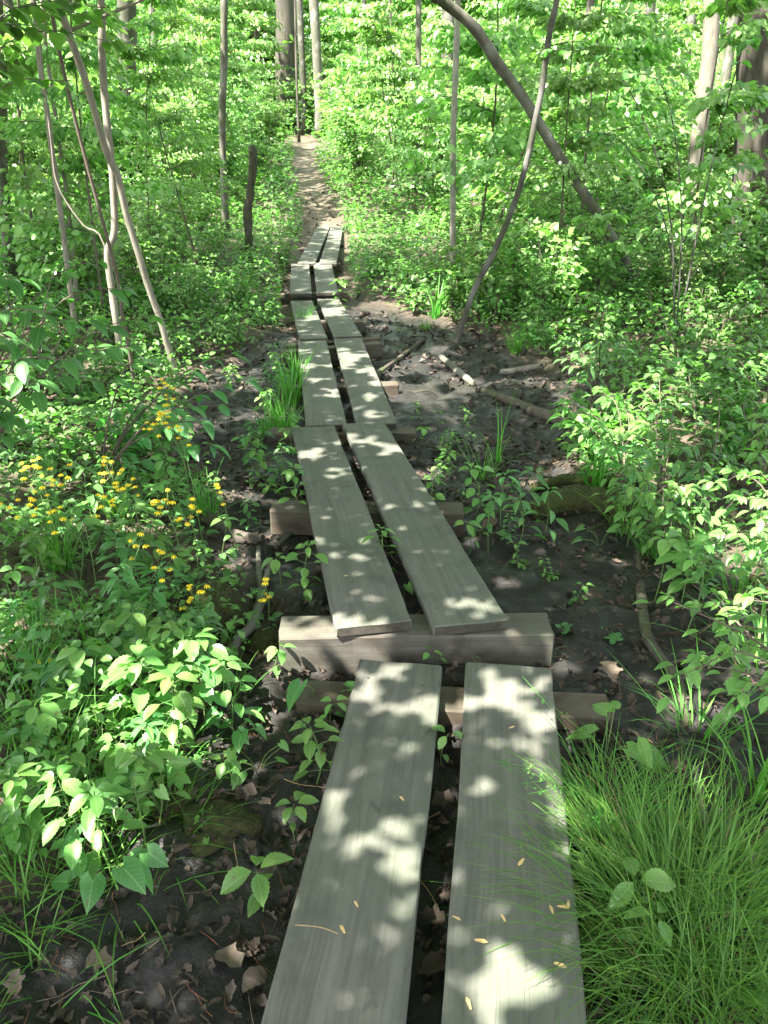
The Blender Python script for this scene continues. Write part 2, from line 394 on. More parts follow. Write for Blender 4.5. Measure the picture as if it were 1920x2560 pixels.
def ground_mat():
    m, t, b = mat("forest_ground")
    at = N(t, "ShaderNodeAttribute", attribute_name="zone"); sp = N(t, "ShaderNodeSeparateColor"); t.links.new(at.outputs[0], sp.inputs[0])
    geo = N(t, "ShaderNodeNewGeometry"); P = geo.outputs['Position']
    def noise(s, d=5.0, r=.6):
        n = N(t, "ShaderNodeTexNoise", Scale=s, Detail=d, Roughness=r); t.links.new(P, n.inputs['Vector']); return n.outputs[0]
    a, bb, c = noise(3.0), noise(18.0), noise(70.0, 4.0)
    mix = M1(t, 'ADD', M1(t, 'MULTIPLY', bb, .6), M1(t, 'MULTIPLY', c, .4))
    mud = ramp(t, mix, [(.3, (.006, .0055, .005)), (.55, (.0145, .013, .011)), (.74, (.05, .042, .036))])
    floor = ramp(t, mix, [(.3, (.03, .021, .013)), (.5, (.06, .045, .03)), (.7, (.12, .09, .062))])
    path = ramp(t, mix, [(.3, (.038, .030, .019)), (.5, (.075, .061, .040)), (.7, (.17, .145, .105))])
    col = mixc(t, sp.outputs[0], floor, mud); col = mixc(t, sp.outputs[1], col, path)
    moss = M1(t, 'MULTIPLY', sp.outputs[2], ramp(t, a, [(.4, (0, 0, 0)), (.6, (1, 1, 1))]))
    col = mixc(t, moss, col, ramp(t, c, [(.3, (.02, .028, .008)), (.7, (.06, .075, .02))]))
    t.links.new(col, b.inputs['Base Color'])
    rr = ramp(t, a, [(.36, (.24, .24, .24)), (.58, (.75, .75, .75))])
    rmix = mixc(t, sp.outputs[0], (.85, .85, .85), rr); t.links.new(rmix, b.inputs['Roughness'])
    b.inputs['Specular IOR Level'].default_value = .4
    bp = N(t, "ShaderNodeBump", Strength=.9, Distance=.012); t.links.new(mix, bp.inputs['Height']); t.links.new(bp.outputs[0], b.inputs['Normal'])
    return m
GROUND = ground_mat()

# ------------------------------------------------------------------ ground sheet
def graded(lo, hi, c0, c1, step, gr):
    a = list(np.arange(c0, c1, step)); s = step; x = c1
    while x < hi: a.append(x); s *= gr; x += s
    a.append(hi); s = step; x = c0 - step; pre = []
    while x > lo: pre.append(x); s *= gr; x -= s
    pre.append(lo); return np.array(pre[::-1] + a)
gx = graded(-150, 150, -2.4, 3.0, .022, 1.06); gy = graded(-40, 160, .3, 6, .022, 1.035)
X, Y = np.meshgrid(gx, gy)
Z = Hf(X.ravel(), Y.ravel())
mz, pz = zone(X.ravel(), Y.ravel())
moss = sm(.5, .8, fbm(X.ravel(), Y.ravel(), .9, 31)) * .8 * (1 - .85 * mz)
nx_, ny_ = len(gx), len(gy)
i = (np.arange(ny_ - 1)[:, None] * nx_ + np.arange(nx_ - 1)[None]).ravel()
o = mk("ground", np.stack([X.ravel(), Y.ravel(), Z], 1), np.stack([i, i + 1, i + nx_ + 1, i + nx_], 1), GROUND,
       cols=np.stack([mz, pz, moss, np.ones_like(mz)], 1))
tag(o, kind='structure')

# ------------------------------------------------------------------ boardwalk planks
def plank(pa, pb, w, th, mtl, name, label, cat, seed, group=None, screws=True, chip=.004, sag=.0):
    """top-face centre line from pa to pb"""
    rs = np.random.RandomState(seed)
    pa = np.array(pa, float); pb = np.array(pb, float); L = np.linalg.norm(pb - pa)
    k = max(10, int(L / .06)); xs = np.linspace(0, L, k)
    # cross-section, bevelled
    bv = .006
    sec = np.array([(-w / 2, -th + bv), (-w / 2, -bv), (-w / 2 + bv, 0), (-w / 6, 0), (w / 6, 0), (w / 2 - bv, 0), (w / 2, -bv), (w / 2, -th + bv), (w / 2 - bv, -th), (-w / 2 + bv, -th)])
    ns = len(sec)
    V = np.zeros((k, ns, 3)); V[..., 0] = xs[:, None]; V[..., 1] = sec[None, :, 0]; V[..., 2] = sec[None, :, 1]
    # worn edges: a slow wander and the odd nick
    for s, cols in ((-1, (0, 1)), (1, (6, 7))):
        wn = (fbm(xs, xs * 0 + seed + s, .5, seed) - .5) * .012 - (rs.rand(k) > .9) * rs.rand(k) * chip * 1.5
        for c in cols: V[:, c, 1] += s * wn
    V[..., 2] += ((fbm(xs, xs * 0 + seed * 3, .9, seed + 1) - .5) * .006)[:, None]
    V[..., 2] -= (sag * np.sin(xs / L * np.pi))[:, None]
    V[0, :, 0] += (rs.rand(ns) - .5) * .006; V[-1, :, 0] += (rs.rand(ns) - .5) * .008
    # bevel ends
    e = .005
    E0 = V[0].copy(); E0[:, 0] -= e; E0[:, 1] *= 1 - 2 * e / w; E0[:, 2] = E0[:, 2] * (1 - 2 * e / th) - e
    E1 = V[-1].copy(); E1[:, 0] += e; E1[:, 1] *= 1 - 2 * e / w; E1[:, 2] = E1[:, 2] * (1 - 2 * e / th) - e
    V = np.concatenate([E0[None], V, E1[None]]); k += 2
    q = []
    for a in range(k - 1):
        for c in range(ns):
            d = (c + 1) % ns; q.append((a * ns + c, (a + 1) * ns + c, (a + 1) * ns + d, a * ns + d))
    for a, fl in ((0, 1), ((k - 1) * ns, 0)):
        for z in ((0, 1, 2, 9), (9, 2, 3, 3), (9, 3, 4, 8), (8, 4, 5, 5), (8, 5, 6, 7)):
            if len(set(z)) < 4:
                z = (9, 2, 3, 9) if z[0] == 9 else (8, 4, 5, 8)
            q.append(tuple(a + c for c in (z if fl else z[::-1])))
    # the two slivers are written as quads through an extra mid vertex
    V = V.reshape(-1, 3); q2 = []
    extra = []
    for f in q:
        if len(set(f)) == 3:
            u = list(dict.fromkeys(f)); extra.append((V[u[1]] + V[u[2]]) / 2); q2.append((u[0], u[1], len(V) + len(extra) - 1, u[2]))
        else: q2.append(f)
    if extra: V = np.concatenate([V, np.array(extra)])
    o = mk(name, V, q2, [mtl, ENDGRAIN], midx=[0] * ((k - 1) * ns) + [1] * (len(q2) - (k - 1) * ns), smooth=False)
    ax = (pb - pa) / L; side = nrm(np.cross([0, 0, 1.], ax)); up = np.cross(ax, side)
    o.matrix_world = Matrix(((ax[0], side[0], up[0], pa[0]), (ax[1], side[1], up[1], pa[1]), (ax[2], side[2], up[2], pa[2]), (0, 0, 0, 1)))
    tag(o, label, cat, group)
    if screws:
        for fx in (.12, L - .12):
            for fy in (-w * .3, w * .3):
                th_ = np.arange(8) / 8 * 2 * np.pi
                g = G(); v, qq = tube([(0, 0, -.004), (0, 0, .0008), (0, 0, .0012)], [.0065, .0065, .004], 8)
                v[:, 0] += fx + rs.uniform(-.02, .02); v[:, 1] += fy + rs.uniform(-.02, .02)
                zt = (fbm(np.array([v[:, 0].mean()]), np.array([seed * 3.]), .9, seed + 1)[0] - .5) * .006 - sag * math.sin(min(max(fx / L, 0), 1) * math.pi)
                v[:, 2] += zt; g.add(v, qq); g.put("screw", SCREW, o)
    return o
def mid(a, b): return ((a[0] + b[0]) / 2, (a[1] + b[1]) / 2)
# (near corners, far corners in the photograph), top height near / far
PL = [
 ('1L', [(648, 2560), (1018.5, 2560), (901, 1652.5), (1102, 1658)], .160, .135, .297, "wide grey plank with chewed outer edge, nearest of the boardwalk, left of the gap"),
 ('1R', [(1111, 2560), (1467.6, 2560), (1163.5, 1658), (1381.5, 1668)], .160, .135, .297, "wide grey plank beside the big bright grass tuft, nearest on the right"),
 ('2L', [(838, 1556), (1032, 1559), (732, 1064), (834, 1069)], .215, .075, .282, "long greenish plank with its near end on the thick timber, left one of the pair"),
 ('2R', [(1081.5, 1556), (1273, 1554), (855, 1055.5), (962.6, 1058)], .215, .078, .282, "long greenish plank with its near end on the thick timber, right one of the pair"),
 ('3L', [(765, 1062), (867, 1062), (745.6, 855), (815.5, 847.5)], .026, -.028, .282, "plank beside the tall grass clump, third section, left of the gap"),
 ('3R', [(889, 1052), (996, 1065), (833, 844.6), (903.5, 837)], .027, -.028, .282, "plank crossed by bright sun streaks beside the open mud, third section"),
 ('4L', [(749.7, 849.6), (818, 841), (726.3, 752), (779.8, 748.8)], -.008, -.110, .282, "short-looking plank below the raised step, fourth section, left of the gap"),
 ('4R', [(836, 842.8), (906.4, 837), (792.6, 747), (845.7, 742.3)], -.008, -.110, .282, "short-looking plank below the raised step, fourth section, right of the gap"),
 ('5L', [(724.6, 733.4), (778, 733.4), (728.7, 661), (772.8, 660)], -.02, .012, .282, "plank of the raised fifth section with its end grain showing, left one"),
 ('5R', [(791.4, 731.5), (845.7, 729.5), (783.7, 656.7), (828.8, 656.7)], -.02, .012, .282, "plank of the raised fifth section with a sun spot at its end, right one"),
 ('6L', [(742, 658), (787.8, 658), (796, 565), (824, 565)], .03, .02, .275, "farthest boardwalk plank veering towards the dirt path, left of the gap"),
 ('6R', [(797.4, 658), (842, 658), (829, 565), (857, 565)], .03, .02, .275, "farthest boardwalk plank in bright sun by the glowing plants"),
]
ENDS = {}
for n_, (k, c, z0, z1, w, lab) in enumerate(PL):
    a = px(*mid(c[0], c[1]), z0); b = px(*mid(c[2], c[3]), z1)
    if k[0] == '1':                                   # runs on behind the bottom of the picture
        a = a + (a - b) / np.linalg.norm(b - a) * 1.0
    ENDS[k] = (a, b)
    plank(a, b, w, .045, PLANK, "plank", lab, "plank", 40 + n_, "boardwalk planks", chip=.012 if k == '1L' else .005)
def sleeper(ua, ub, v_a, v_b, ztop, h, dpt, mtl, label, seed, name="sleeper"):
    a = px(ua, v_a, ztop); b = px(ub, v_b, ztop)
    plank(a, b, dpt, h, mtl, name, label, "sleeper" if name == "sleeper" else "timber", seed, "sleepers under the boardwalk", screws=False, chip=.01)
def ptop(k, y):
    a, b = ENDS[k]; t = (y - a[1]) / (b[1] - a[1]); return a[2] + t * (b[2] - a[2])
sleeper(750, 1522, 1726, 1765, .085, .12, .13, SLEEPER, "sleeper with mossy right end under the nearest planks", 70)
sleeper(703, 1373, 1566, 1557, .165, .175, .15, TIMBER, "thick pale timber carrying the ends of two planks, half in bright sun", 71, "timber")
y2 = px(681, 1262, .1)[1]
sleeper(681, 1156, 1262, 1268, ptop('2L', y2) - .049, .14, .14, SLEEPER, "red-brown block end sticking out left of the long planks", 72)
sleeper(672, 1036, 1077, 1074, -.024, .13, .15, SLEEPER, "dark sleeper under the joint of second and third sections", 73)
sleeper(700, 994, 966, 957, ptop('3R', px(850, 960, 0)[1]) - .049, .12, .12, SLEEPER, "sleeper under the middle of the third section, grass at its left end", 74)
sleeper(702, 951, 878, 855, -.055, .14, .11, SLEEPER, "pale sleeper end beside sunlit mud, nearer of two at a joint", 75)
sleeper(712, 949, 862, 843, -.068, .10, .09, SLEEPER, "thin sleeper just behind a pale one at the joint", 76)
sleeper(745, 914, 803, 801, ptop('4R', px(850, 800, 0)[1]) - .049, .13, .15, SLEEPER, "square sleeper end standing out right of the fourth section", 77)
sleeper(704, 872, 743, 738, -.165, .08, .14, SLEEPER, "sleeper lying below the raised step of the boardwalk", 78)
sleeper(712, 868, 733, 729, -.069, .07, .12, SLEEPER, "riser block directly under the raised fifth section ends", 79)
sleeper(722, 850, 660, 658, -.036, .09, .14, SLEEPER, "last sleeper before the dirt path, under the sixth section", 80)

# ------------------------------------------------------------------ gaps cut in the unseen canopy where sun patches should fall
SPOT = []
def spot(u, v, z, rx, ry=None):
    p = px(u, v, z); p = p - SUN * (p[2] - .1) / SUN[2]
    SPOT.append((p[0], p[1], rx + .008, (ry or rx) + .008))
for a in [(985,1680,.14,.08,.045),(1061,1767,.15,.08,.07),(930,1750,.15,.08,.07),(995,1752,.15,.05),(1219,1697,.14,.09,.06),(1300,1718,.14,.09,.07),
          (1213,1746,.14,.08,.05),(1338,1790,.15,.10,.07),(1165,1757,.15,.05,.06),(1261,1858,.15,.09,.04),(1336,1882,.15,.04,.04),(827,2030,.15,.055,.06),
          (885,2122,.15,.05,.045),(1018,2180,.16,.04,.08),(1162,2244,.16,.02,.07),(1284,2475,.16,.10,.06),(1318,2400,.16,.04,.07),(1191,1972,.15,.07,.04),(970,2285,.16,.02,.05),
          (851,1525,.2,.05,.03),(896,1543,.2,.05,.03),(947,1549,.2,.06,.03),(881,1476,.2,.10,.02),(941,1392,.18,.08,.03),(803,1341,.18,.04,.06),
          (1175,1512,.2,.05,.06),(1202,1534,.2,.05,.05),(1225,1371,.18,.08,.03),(887,1099,.09,.10,.1),(937,1101,.09,.10,.09),(981,1111,.09,.08,.08),(790,1130,.1,.10,.12),
          (877,872,.0,.12,.16),(889,889,0,.14,.16),(872,906,0,.12,.14),(949,986,.02,.08,.1),(776,872,0,.12,.14),(795,908,0,.14,.15),(805,947,.01,.08,.1),(949,1027,.02,.1,.1),
          (770,1600,.12,.11,.14),(740,1640,.08,.1,.1),(904,1632,.08,.08,.06),(996,1621,.08,.05),(1132,1629,.1,.04),(625,1800,.02,.12,.08),(694,1720,.02,.08,.08),
          (1075,912,-.2,.22,.25),(1185,975,-.18,.18,.14),(1035,930,-.2,.25,.2),(1133,877,-.2,.2,.2),(995,970,-.18,.15,.15),(1110,940,-.2,.2,.15),(1365,1160,-.1,.10,.06),(1527,1673,0,.08,.08),
          (1203,1349,-.05,.09,.08),(671,2036,.03,.06,.06),(712,2070,.03,.05,.06),(156,1090,.05,.35,.25),(90,1060,.05,.3,.2),(115,1355,.05,.15,.1),(324,1645,.4,.10,.08),(490,1730,.2,.09),(665,1620,.2,.09),
          (115,796,.75,.14,.12),(740,817,-.06,.1,.2),(826,727,0,.1,.15),(815,800,-.1,.15,.25),(560,1180,-.05,.1,.1),(640,1330,-.02,.12,.08),(580,1350,0,.1,.06),(1560,1400,0,.08,.05),
          (230,1700,.35,.2,.15),(330,1760,.3,.2,.12),(230,2030,.25,.12,.1),(120,2000,.3,.15,.12),(380,1900,.1,.12,.1),(1800,1530,.4,.2,.12),(1730,1650,.3,.15,.1),
          (420,1000,.6,.12,.1),(400,1240,.4,.14,.1),(60,1180,.4,.25,.15),(260,1180,.35,.2,.12)]:
    spot(*a)
for a in [(720,1600,.12,.12,.12),(800,1590,.16,.12,.08),(850,1572,.165,.1,.06),(760,1650,.05,.12,.1),(880,1545,.2,.08,.04),(640,1760,.02,.16,.12),(560,1820,.03,.12,.1),(1090,905,-.2,.3,.3),(1170,960,-.2,.25,.2),(1420,2000,.2,.06,.08)]: spot(*a)
_rs = np.random.RandomState(123)
for _ in range(20):
    u_, v_ = _rs.uniform(620, 1450), _rs.uniform(1100, 2520); r_ = _rs.uniform(.012, .03); spot(u_, v_, .15, r_, r_ * _rs.uniform(.6, 1.6))
SPOT = np.array(SPOT)
def frac(x, y):
    """share of sunlit ground"""
    f = .05 + .05 * sm(3, 6, y) + .10 * sm(6, 11, y)
    f = np.where((x < -.55) & (y < 7), .25, f)
    f = np.where((x > 1.3) & (y < 9), .24, f)
    f = np.where((x > .3) & (x < 1.6) & (y < 2.1), .05, f); f = np.where((x < -.5) & (y < 3.0), .17, f)
    f = f * sm(.25, .6, np.abs(x - bw_x(y) + .05)) ** .5 * 1.0
    f = np.maximum(f, .04 * sm(3, 4, y)); f = np.maximum(f, .20 * sm(7.5, 12, y)); f = np.maximum(f, .55 * sm(12, 16, y) * sm(4.5, 2.0, np.abs(x - .6)))
    f = np.maximum(f, .95 * sm(2.0, 1.0, np.hypot((x - .1) / .9, (y - 16.2) / 1.6)))
    f = np.maximum(f, .70 * sm(13, 21, y)); f = np.maximum(f, .92 * sm(26, 36, y))
    f = f * (1 - .93 * sm(1.3, .5, np.abs(x - path_x(y))) * sm(18.5, 20, y) * sm(36, 34, y))
    f = np.maximum(f, .97 * sm(2.6, 1.4, np.hypot(x + 3.6, (y - 39.5) / 1.6)))
    return f
_q = np.sort(fbm(np.random.RandomState(1).rand(20000) * 40, np.random.RandomState(2).rand(20000) * 40, .6, 50, 3))
def lit(x, y):
    s = np.where(y < 9, 1.0, np.where(y < 20, 1.6, 3.0))
    n = fbm(x / s, y / s, .42, 50, 3)
    thr = _q[np.clip(((1 - frac(x, y)) * (len(_q) - 1)).astype(int), 0, len(_q) - 1)]
    r = n > thr
    e = 1.05 + 2.2 * (fbm(x, y, .10, 81, 2) - .5)
    for a in SPOT: r |= ((x - a[0]) / a[2]) ** 2 + ((y - a[1]) / a[3]) ** 2 < e
    return r

# ------------------------------------------------------------------ trees
RS = np.random.RandomState(77)
TREES = []                      # (object, crown centre x, y)
def tree(name, pts, r0, r1, mtl, label, group=None, cat="tree", top=None, limbs=5, n=9, wob=.12, seed=0, canopy=True, burls=True):
    """pts: world points of the trunk from the ground upwards; it goes on up to height `top`"""
    rs = np.random.RandomState(seed + 900)
    pts = [np.array(p, float) for p in pts]
    b = pts[0].copy()
    if top and pts[-1][2] < top:
        d = nrm(pts[-1] - pts[-2]); z = pts[-1][2]
        while z < top:
            d = nrm(d * .8 + np.array([rs.uniform(-.12, .12), rs.uniform(-.12, .12), .28])); pts.append(pts[-1] + d * 1.3); z = pts[-1][2]
    root = empty(name, b, label, cat, group)
    P = spline(pts, max(14, len(pts) * 4)); k = len(P)
    R = np.linspace(r0, r1, k) * (1 + .10 * (rs.rand(k) - .5)); R[0] *= 1.45; R[1] *= 1.15; R[-1] *= .5
    g = G(); v, q = tube(P - b, R, n, wob=wob, seed=seed); g.add(v, q)
    tips = []
    for _ in range(limbs):
        t = rs.uniform(.62, .97); c = P[int(t * (k - 1))] - b; a = rs.uniform(0, 6.28); L = rs.uniform(1.5, 3.6)
        e = [c, c + np.array([math.cos(a), math.sin(a), .45]) * L * .5, c + np.array([math.cos(a + .3), math.sin(a + .3), .65]) * L]
        rr = R[int(t * (k - 1))] * .5
        v, q = tube(spline(e, 7), np.linspace(rr, rr * .25, 7), 6, wob=.15); g.add(v, q); tips.append(e[-1] + b)
    g.put("trunk", mtl, root)
    if canopy: TREES.append((root, P[-1][0], P[-1][1]))
    return root
def tpx(uvs, Y, Y1=None, sink=.12):
    """trunk points from pixels given top to bottom; depth runs from Y at the base to Y1 at the top"""
    Y1 = Y if Y1 is None else Y1; n = len(uvs)
    p = [pY(u, v, Y1 + (Y - Y1) * i / (n - 1)) for i, (u, v) in enumerate(uvs)][::-1]
    p[0][2] = float(H(p[0][0], p[0][1])) - sink
    return p
LEAN = tree("leaning_tree", tpx([(1070,-40),(1105,0),(1186,70),(1249,165),(1307,243),(1353,318),(1400,393),(1469,498),(1515,572),(1562,650),(1600,715)], 10.2, 9.2), .062, .053, BK_GREY,
     "grey tree leaning far over to the left with mossy bark", top=9.5, n=12, seed=1)
tree("dead_pole", tpx([(1397,-40),(1377,64),(1365,145),(1353,231),(1336,312),(1322,382),(1301,463),(1275,538),(1232,636),(1180,738),(1134,815)], 8.2, 8.3), .031, .028, BK_DARK,
     "thin dark dead trunk leaning right across the thick leaning tree", top=6.5, limbs=2, n=8, seed=2)
tree("grey_tree", tpx([(1782,-60),(1775,120),(1752,300),(1735,430),(1722,600)], 13.0), .118, .105, BK_TAN,
     "smooth tan trunk standing between the leaning tree and furrowed trunk", top=12, n=12, seed=3, wob=.05)
tree("furrowed_tree", tpx([(1925,-80),(1912,200),(1900,400),(1885,560)], 13.5), .40, .36, BK_ROUGH,
     "huge furrowed trunk at the right edge of the photo", top=13, n=18, wob=.16, seed=4)
tree("pale_sapling", tpx([(1144,-40),(1139,170),(1133,350),(1132,450),(1136,610)], 12.0), .045, .035, BK_PALE,
     "thin pale straight trunk, whitish where the sun hits it", top=8, n=8, seed=5)
tree("slim_tree", tpx([(1047,-40),(1046,140),(1043,320),(1040,420)], 21), .075, .06, BK_GREY, "slim grey trunk left of the whitish straight trunk", top=10, n=8, seed=6)
# the thin trunks on the left
tree("thin_tree", tpx([(76,-40),(98,145),(119,289),(130,376),(150,521),(165,637),(175,760)], 8.0), .029, .024, BK_TAN, "leftmost of the two long parallel thin trunks", top=8, n=8, seed=7)
tree("thin_tree", tpx([(100,-40),(116,127),(139,289),(156,417),(168,498),(180,700)], 9.2), .024, .02, BK_TAN, "slender trunk just right of the leftmost parallel trunk", top=8, n=8, seed=8)
tree("bent_tree", tpx([(130,-40),(179,104),(220,220),(249,324),(272,394),(295,440),(315,532),(347,637),(370,715),(399,796),(428,895),(450,945)], 6.4, 6.0), .027, .026, BK_TAN,
     "thin bent trunk slanting right down to the mud, crossing an upright one", top=8, n=8, seed=9)
tree("crooked_tree", tpx([(249,-40),(255,145),(266,289),(275,376),(283,463),(286,579),(269,631),(278,715),(295,842),(303,960)], 6.2, 6.3), .029, .025, BK_TAN,
     "thin upright trunk with a kink, crossed by the slanting bent trunk", top=8, n=8, seed=10)
tree("thin_tree", tpx([(289,675),(305,790),(324,880),(340,990)], 5.9), .014, .012, TWIG, "short twiggy stem growing beside the kinked trunk", top=3.2, n=6, limbs=0, seed=11, canopy=False)
tree("thin_tree", tpx([(125,330),(145,463),(205,560),(266,631),(275,760)], 6.3), .008, .006, BK_TAN, "thin branch slanting from the left into the kinked trunk", top=2.5, n=6, limbs=0, seed=12, canopy=False)
tree("thin_tree", tpx([(-8,-40),(5,200),(5,420),(8,640)], 10.0), .07, .05, BK_GREY, "grey trunk at the very left edge of the photo", top=9, n=8, seed=13)
tree("dark_tree", tpx([(317,-60),(318,180),(318,360)], 21), .23, .2, BK_DARK, "thick dark trunk half hidden behind leaves left of the path", top=11, n=12, seed=14)
tree("slim_tree", tpx([(562,-40),(560,150),(556,330),(552,450)], 16), .07, .055, BK_GREY, "slim trunk with a pale foot left of the broken snag", top=10, n=8, seed=15)
tree("twin_tree", tpx([(710,-80),(716,60),(712,150),(716,260)], 48), .54, .46, BK_ROUGH, "massive trunk beyond the end of the path, sunlit on one side", top=15, n=14, seed=16)
tree("twin_tree", tpx([(640,-80),(644,60),(655,260)], 50), .46, .4, BK_ROUGH, "second massive trunk just left of the sunlit massive one", top=15, n=12, seed=17)
for n_, (u, Yd, r, lab) in enumerate([(762, 44, .17, "dark straight trunk right of the massive sunlit trunk"), (800, 42, .24, "thick brown trunk right of a dark straight one, beyond the path"), (745, 40, .06, "very thin pole beside the massive sunlit trunk"),
        (905, 46, .12, "upright far trunk midway between path and slim grey trunk"), (966, 50, .15, "far trunk pair left of the slim grey trunk, the left one"), (985, 40, .07, "far thin trunk just left of the slim grey trunk"), (1118, 34, .26, "brown far trunk half hidden behind the whitish straight trunk"), (230, 26, .13, "dark middle-distance trunk behind the crooked thin trunks"), (60, 24, .16, "dim trunk behind the two parallel thin trunks"),
        (455, 36, .16, "grey far trunk left of the slim trunk with a pale foot"), (400, 48, .2, "hazy far trunk between the dark thick trunk and the slim one"), (1450, 30, .13, "shaded trunk behind the crossing of the two leaning trunks"), (1600, 28, .16, "dim trunk behind the fork between leaning tree and tan trunk"), (1800, 24, .14, "dark trunk right behind the smooth tan trunk"), (1255, 42, .18, "far trunk behind the upper part of the leaning tree"), (1690, 40, .2, "far trunk left of the smooth tan trunk"), (850, 55, .2, "faint trunk far beyond the path bend"), (580, 52, .22, "faint trunk far left of the massive trunks")]):
    p = pY(u, 300, Yd); z = float(H(p[0], p[1])); rs = np.random.RandomState(n_ + 300); l = rs.uniform(-.4, .4)
    tree("forest_tree", [(p[0], p[1], z - .15), (p[0] + l * .3, p[1], z + 3), (p[0] + l, p[1] + .2, z + 6.5)], r, r * .75, [BK_DARK, BK_GREY, BK_ROUGH][n_ % 3], lab, None, top=z + 12, n=9, seed=30 + n_)
# unseen trees outside the frame, placed to carry the shading leaves
for n_, (x, y) in enumerate([(-5.2, -2.5), (-8.5, 1.5), (-3.2, -6.5), (-9, -5), (-13, 3), (-7.5, 6.2), (2.5, -5.5), (6.5, -1.5), (6.2, 3.4), (-12, 9.5), (11, 7), (-14, 17), (14, 14), (-16, -3), (-5, -12), (12, -2), (-17, 24), (18, 24)]):
    z = float(H(x, y)); rs = np.random.RandomState(n_ + 500)
    tree("forest_tree", [(x, y, z - .15), (x + rs.uniform(-.2, .2), y, z + 3), (x + rs.uniform(-.5, .5), y + rs.uniform(-.5, .5), z + 7)], rs.uniform(.12, .26), .12, [BK_DARK, BK_GREY, BK_ROUGH][n_ % 3],
         "tall unseen tree outside the frame, its leaves placed to shade the boardwalk", "shade trees around the boardwalk", top=z + 9, n=9, seed=60 + n_)
# leaves hung towards the sun over shaded ground, left out above wanted sun patches
def canopy_leaves(x0, x1, y0, y1, cov, L, Wd, h0, h1, seed, hole=None):
    rs = np.random.RandomState(seed); n = int((x1 - x0) * (y1 - y0) * cov / (L * Wd * .62 * .8))
    gx_ = rs.uniform(x0, x1, n); gy_ = rs.uniform(y0, y1, n)
    if hole is not None:
        k = ~((gx_ > hole[0]) & (gx_ < hole[1]) & (gy_ > hole[2]) & (gy_ < hole[3])); gx_, gy_ = gx_[k], gy_[k]
    k = ~lit(gx_, gy_); gx_, gy_ = gx_[k], gy_[k]
    h = rs.uniform(h0, h1, len(gx_)) + (vn(gx_, gy_, 1.4, 70) - .5) * (1 if h1 < 7 else 2)
    z0 = H(gx_, gy_) + .12
    p = np.stack([gx_, gy_, z0], 1) + SUN[None] * (h / SUN[2])[:, None]
    sz = rs.uniform(.8, 1.2, len(p))
    return p, L * sz, Wd * sz
cl = [canopy_leaves(-3.2, 4.2, -.5, 4.5, 4.4, .085, .065, 2.9, 4.6, 1), canopy_leaves(-3.2, 4.2, 4.5, 7.2, 4.0, .095, .075, 3.8, 6, 6), canopy_leaves(-3.2, 4.2, 7.2, 10, 3.2, .11, .085, 4.5, 8, 5), canopy_leaves(-9, 11, -2, 20, 2.4, .17, .13, 7, 12.5, 2, (-3.2, 4.2, -.5, 10)),
      canopy_leaves(-24, 26, 20, 48, 1.1, .26, .2, 7.5, 14, 3), canopy_leaves(-40, 40, 48, 80, .6, .4, .32, 7, 16, 4)]
cp = np.concatenate([c[0] for c in cl]); cL = np.concatenate([c[1] for c in cl]); cW = np.concatenate([c[2] for c in cl])
tc_ = np.array([(t[1], t[2]) for t in TREES])
own = np.zeros(len(cp), int)
for a in range(0, len(cp), 50000):
    d = ((cp[a:a + 50000, None, :2] - tc_[None]) ** 2).sum(-1); own[a:a + 50000] = d.argmin(1)
for k, (root, _, _) in enumerate(TREES):
    s = own == k; n = int(s.sum())
    if n < 5: continue
    a = RS.uniform(0, 6.28, n); g = G()
    leaves(g, T_LOW, cp[s] - np.array(root.location), np.stack([np.cos(a), np.sin(a), RS.uniform(-.6, .15, n)], 1), cL[s], cW[s], roll=RS.normal(0, .35, n))
    g.put("shade_crown", LEAF_CAN, root)  # leaf cloud shaped for its shadow, hung on the nearest tree
print("canopy leaves", len(cp))

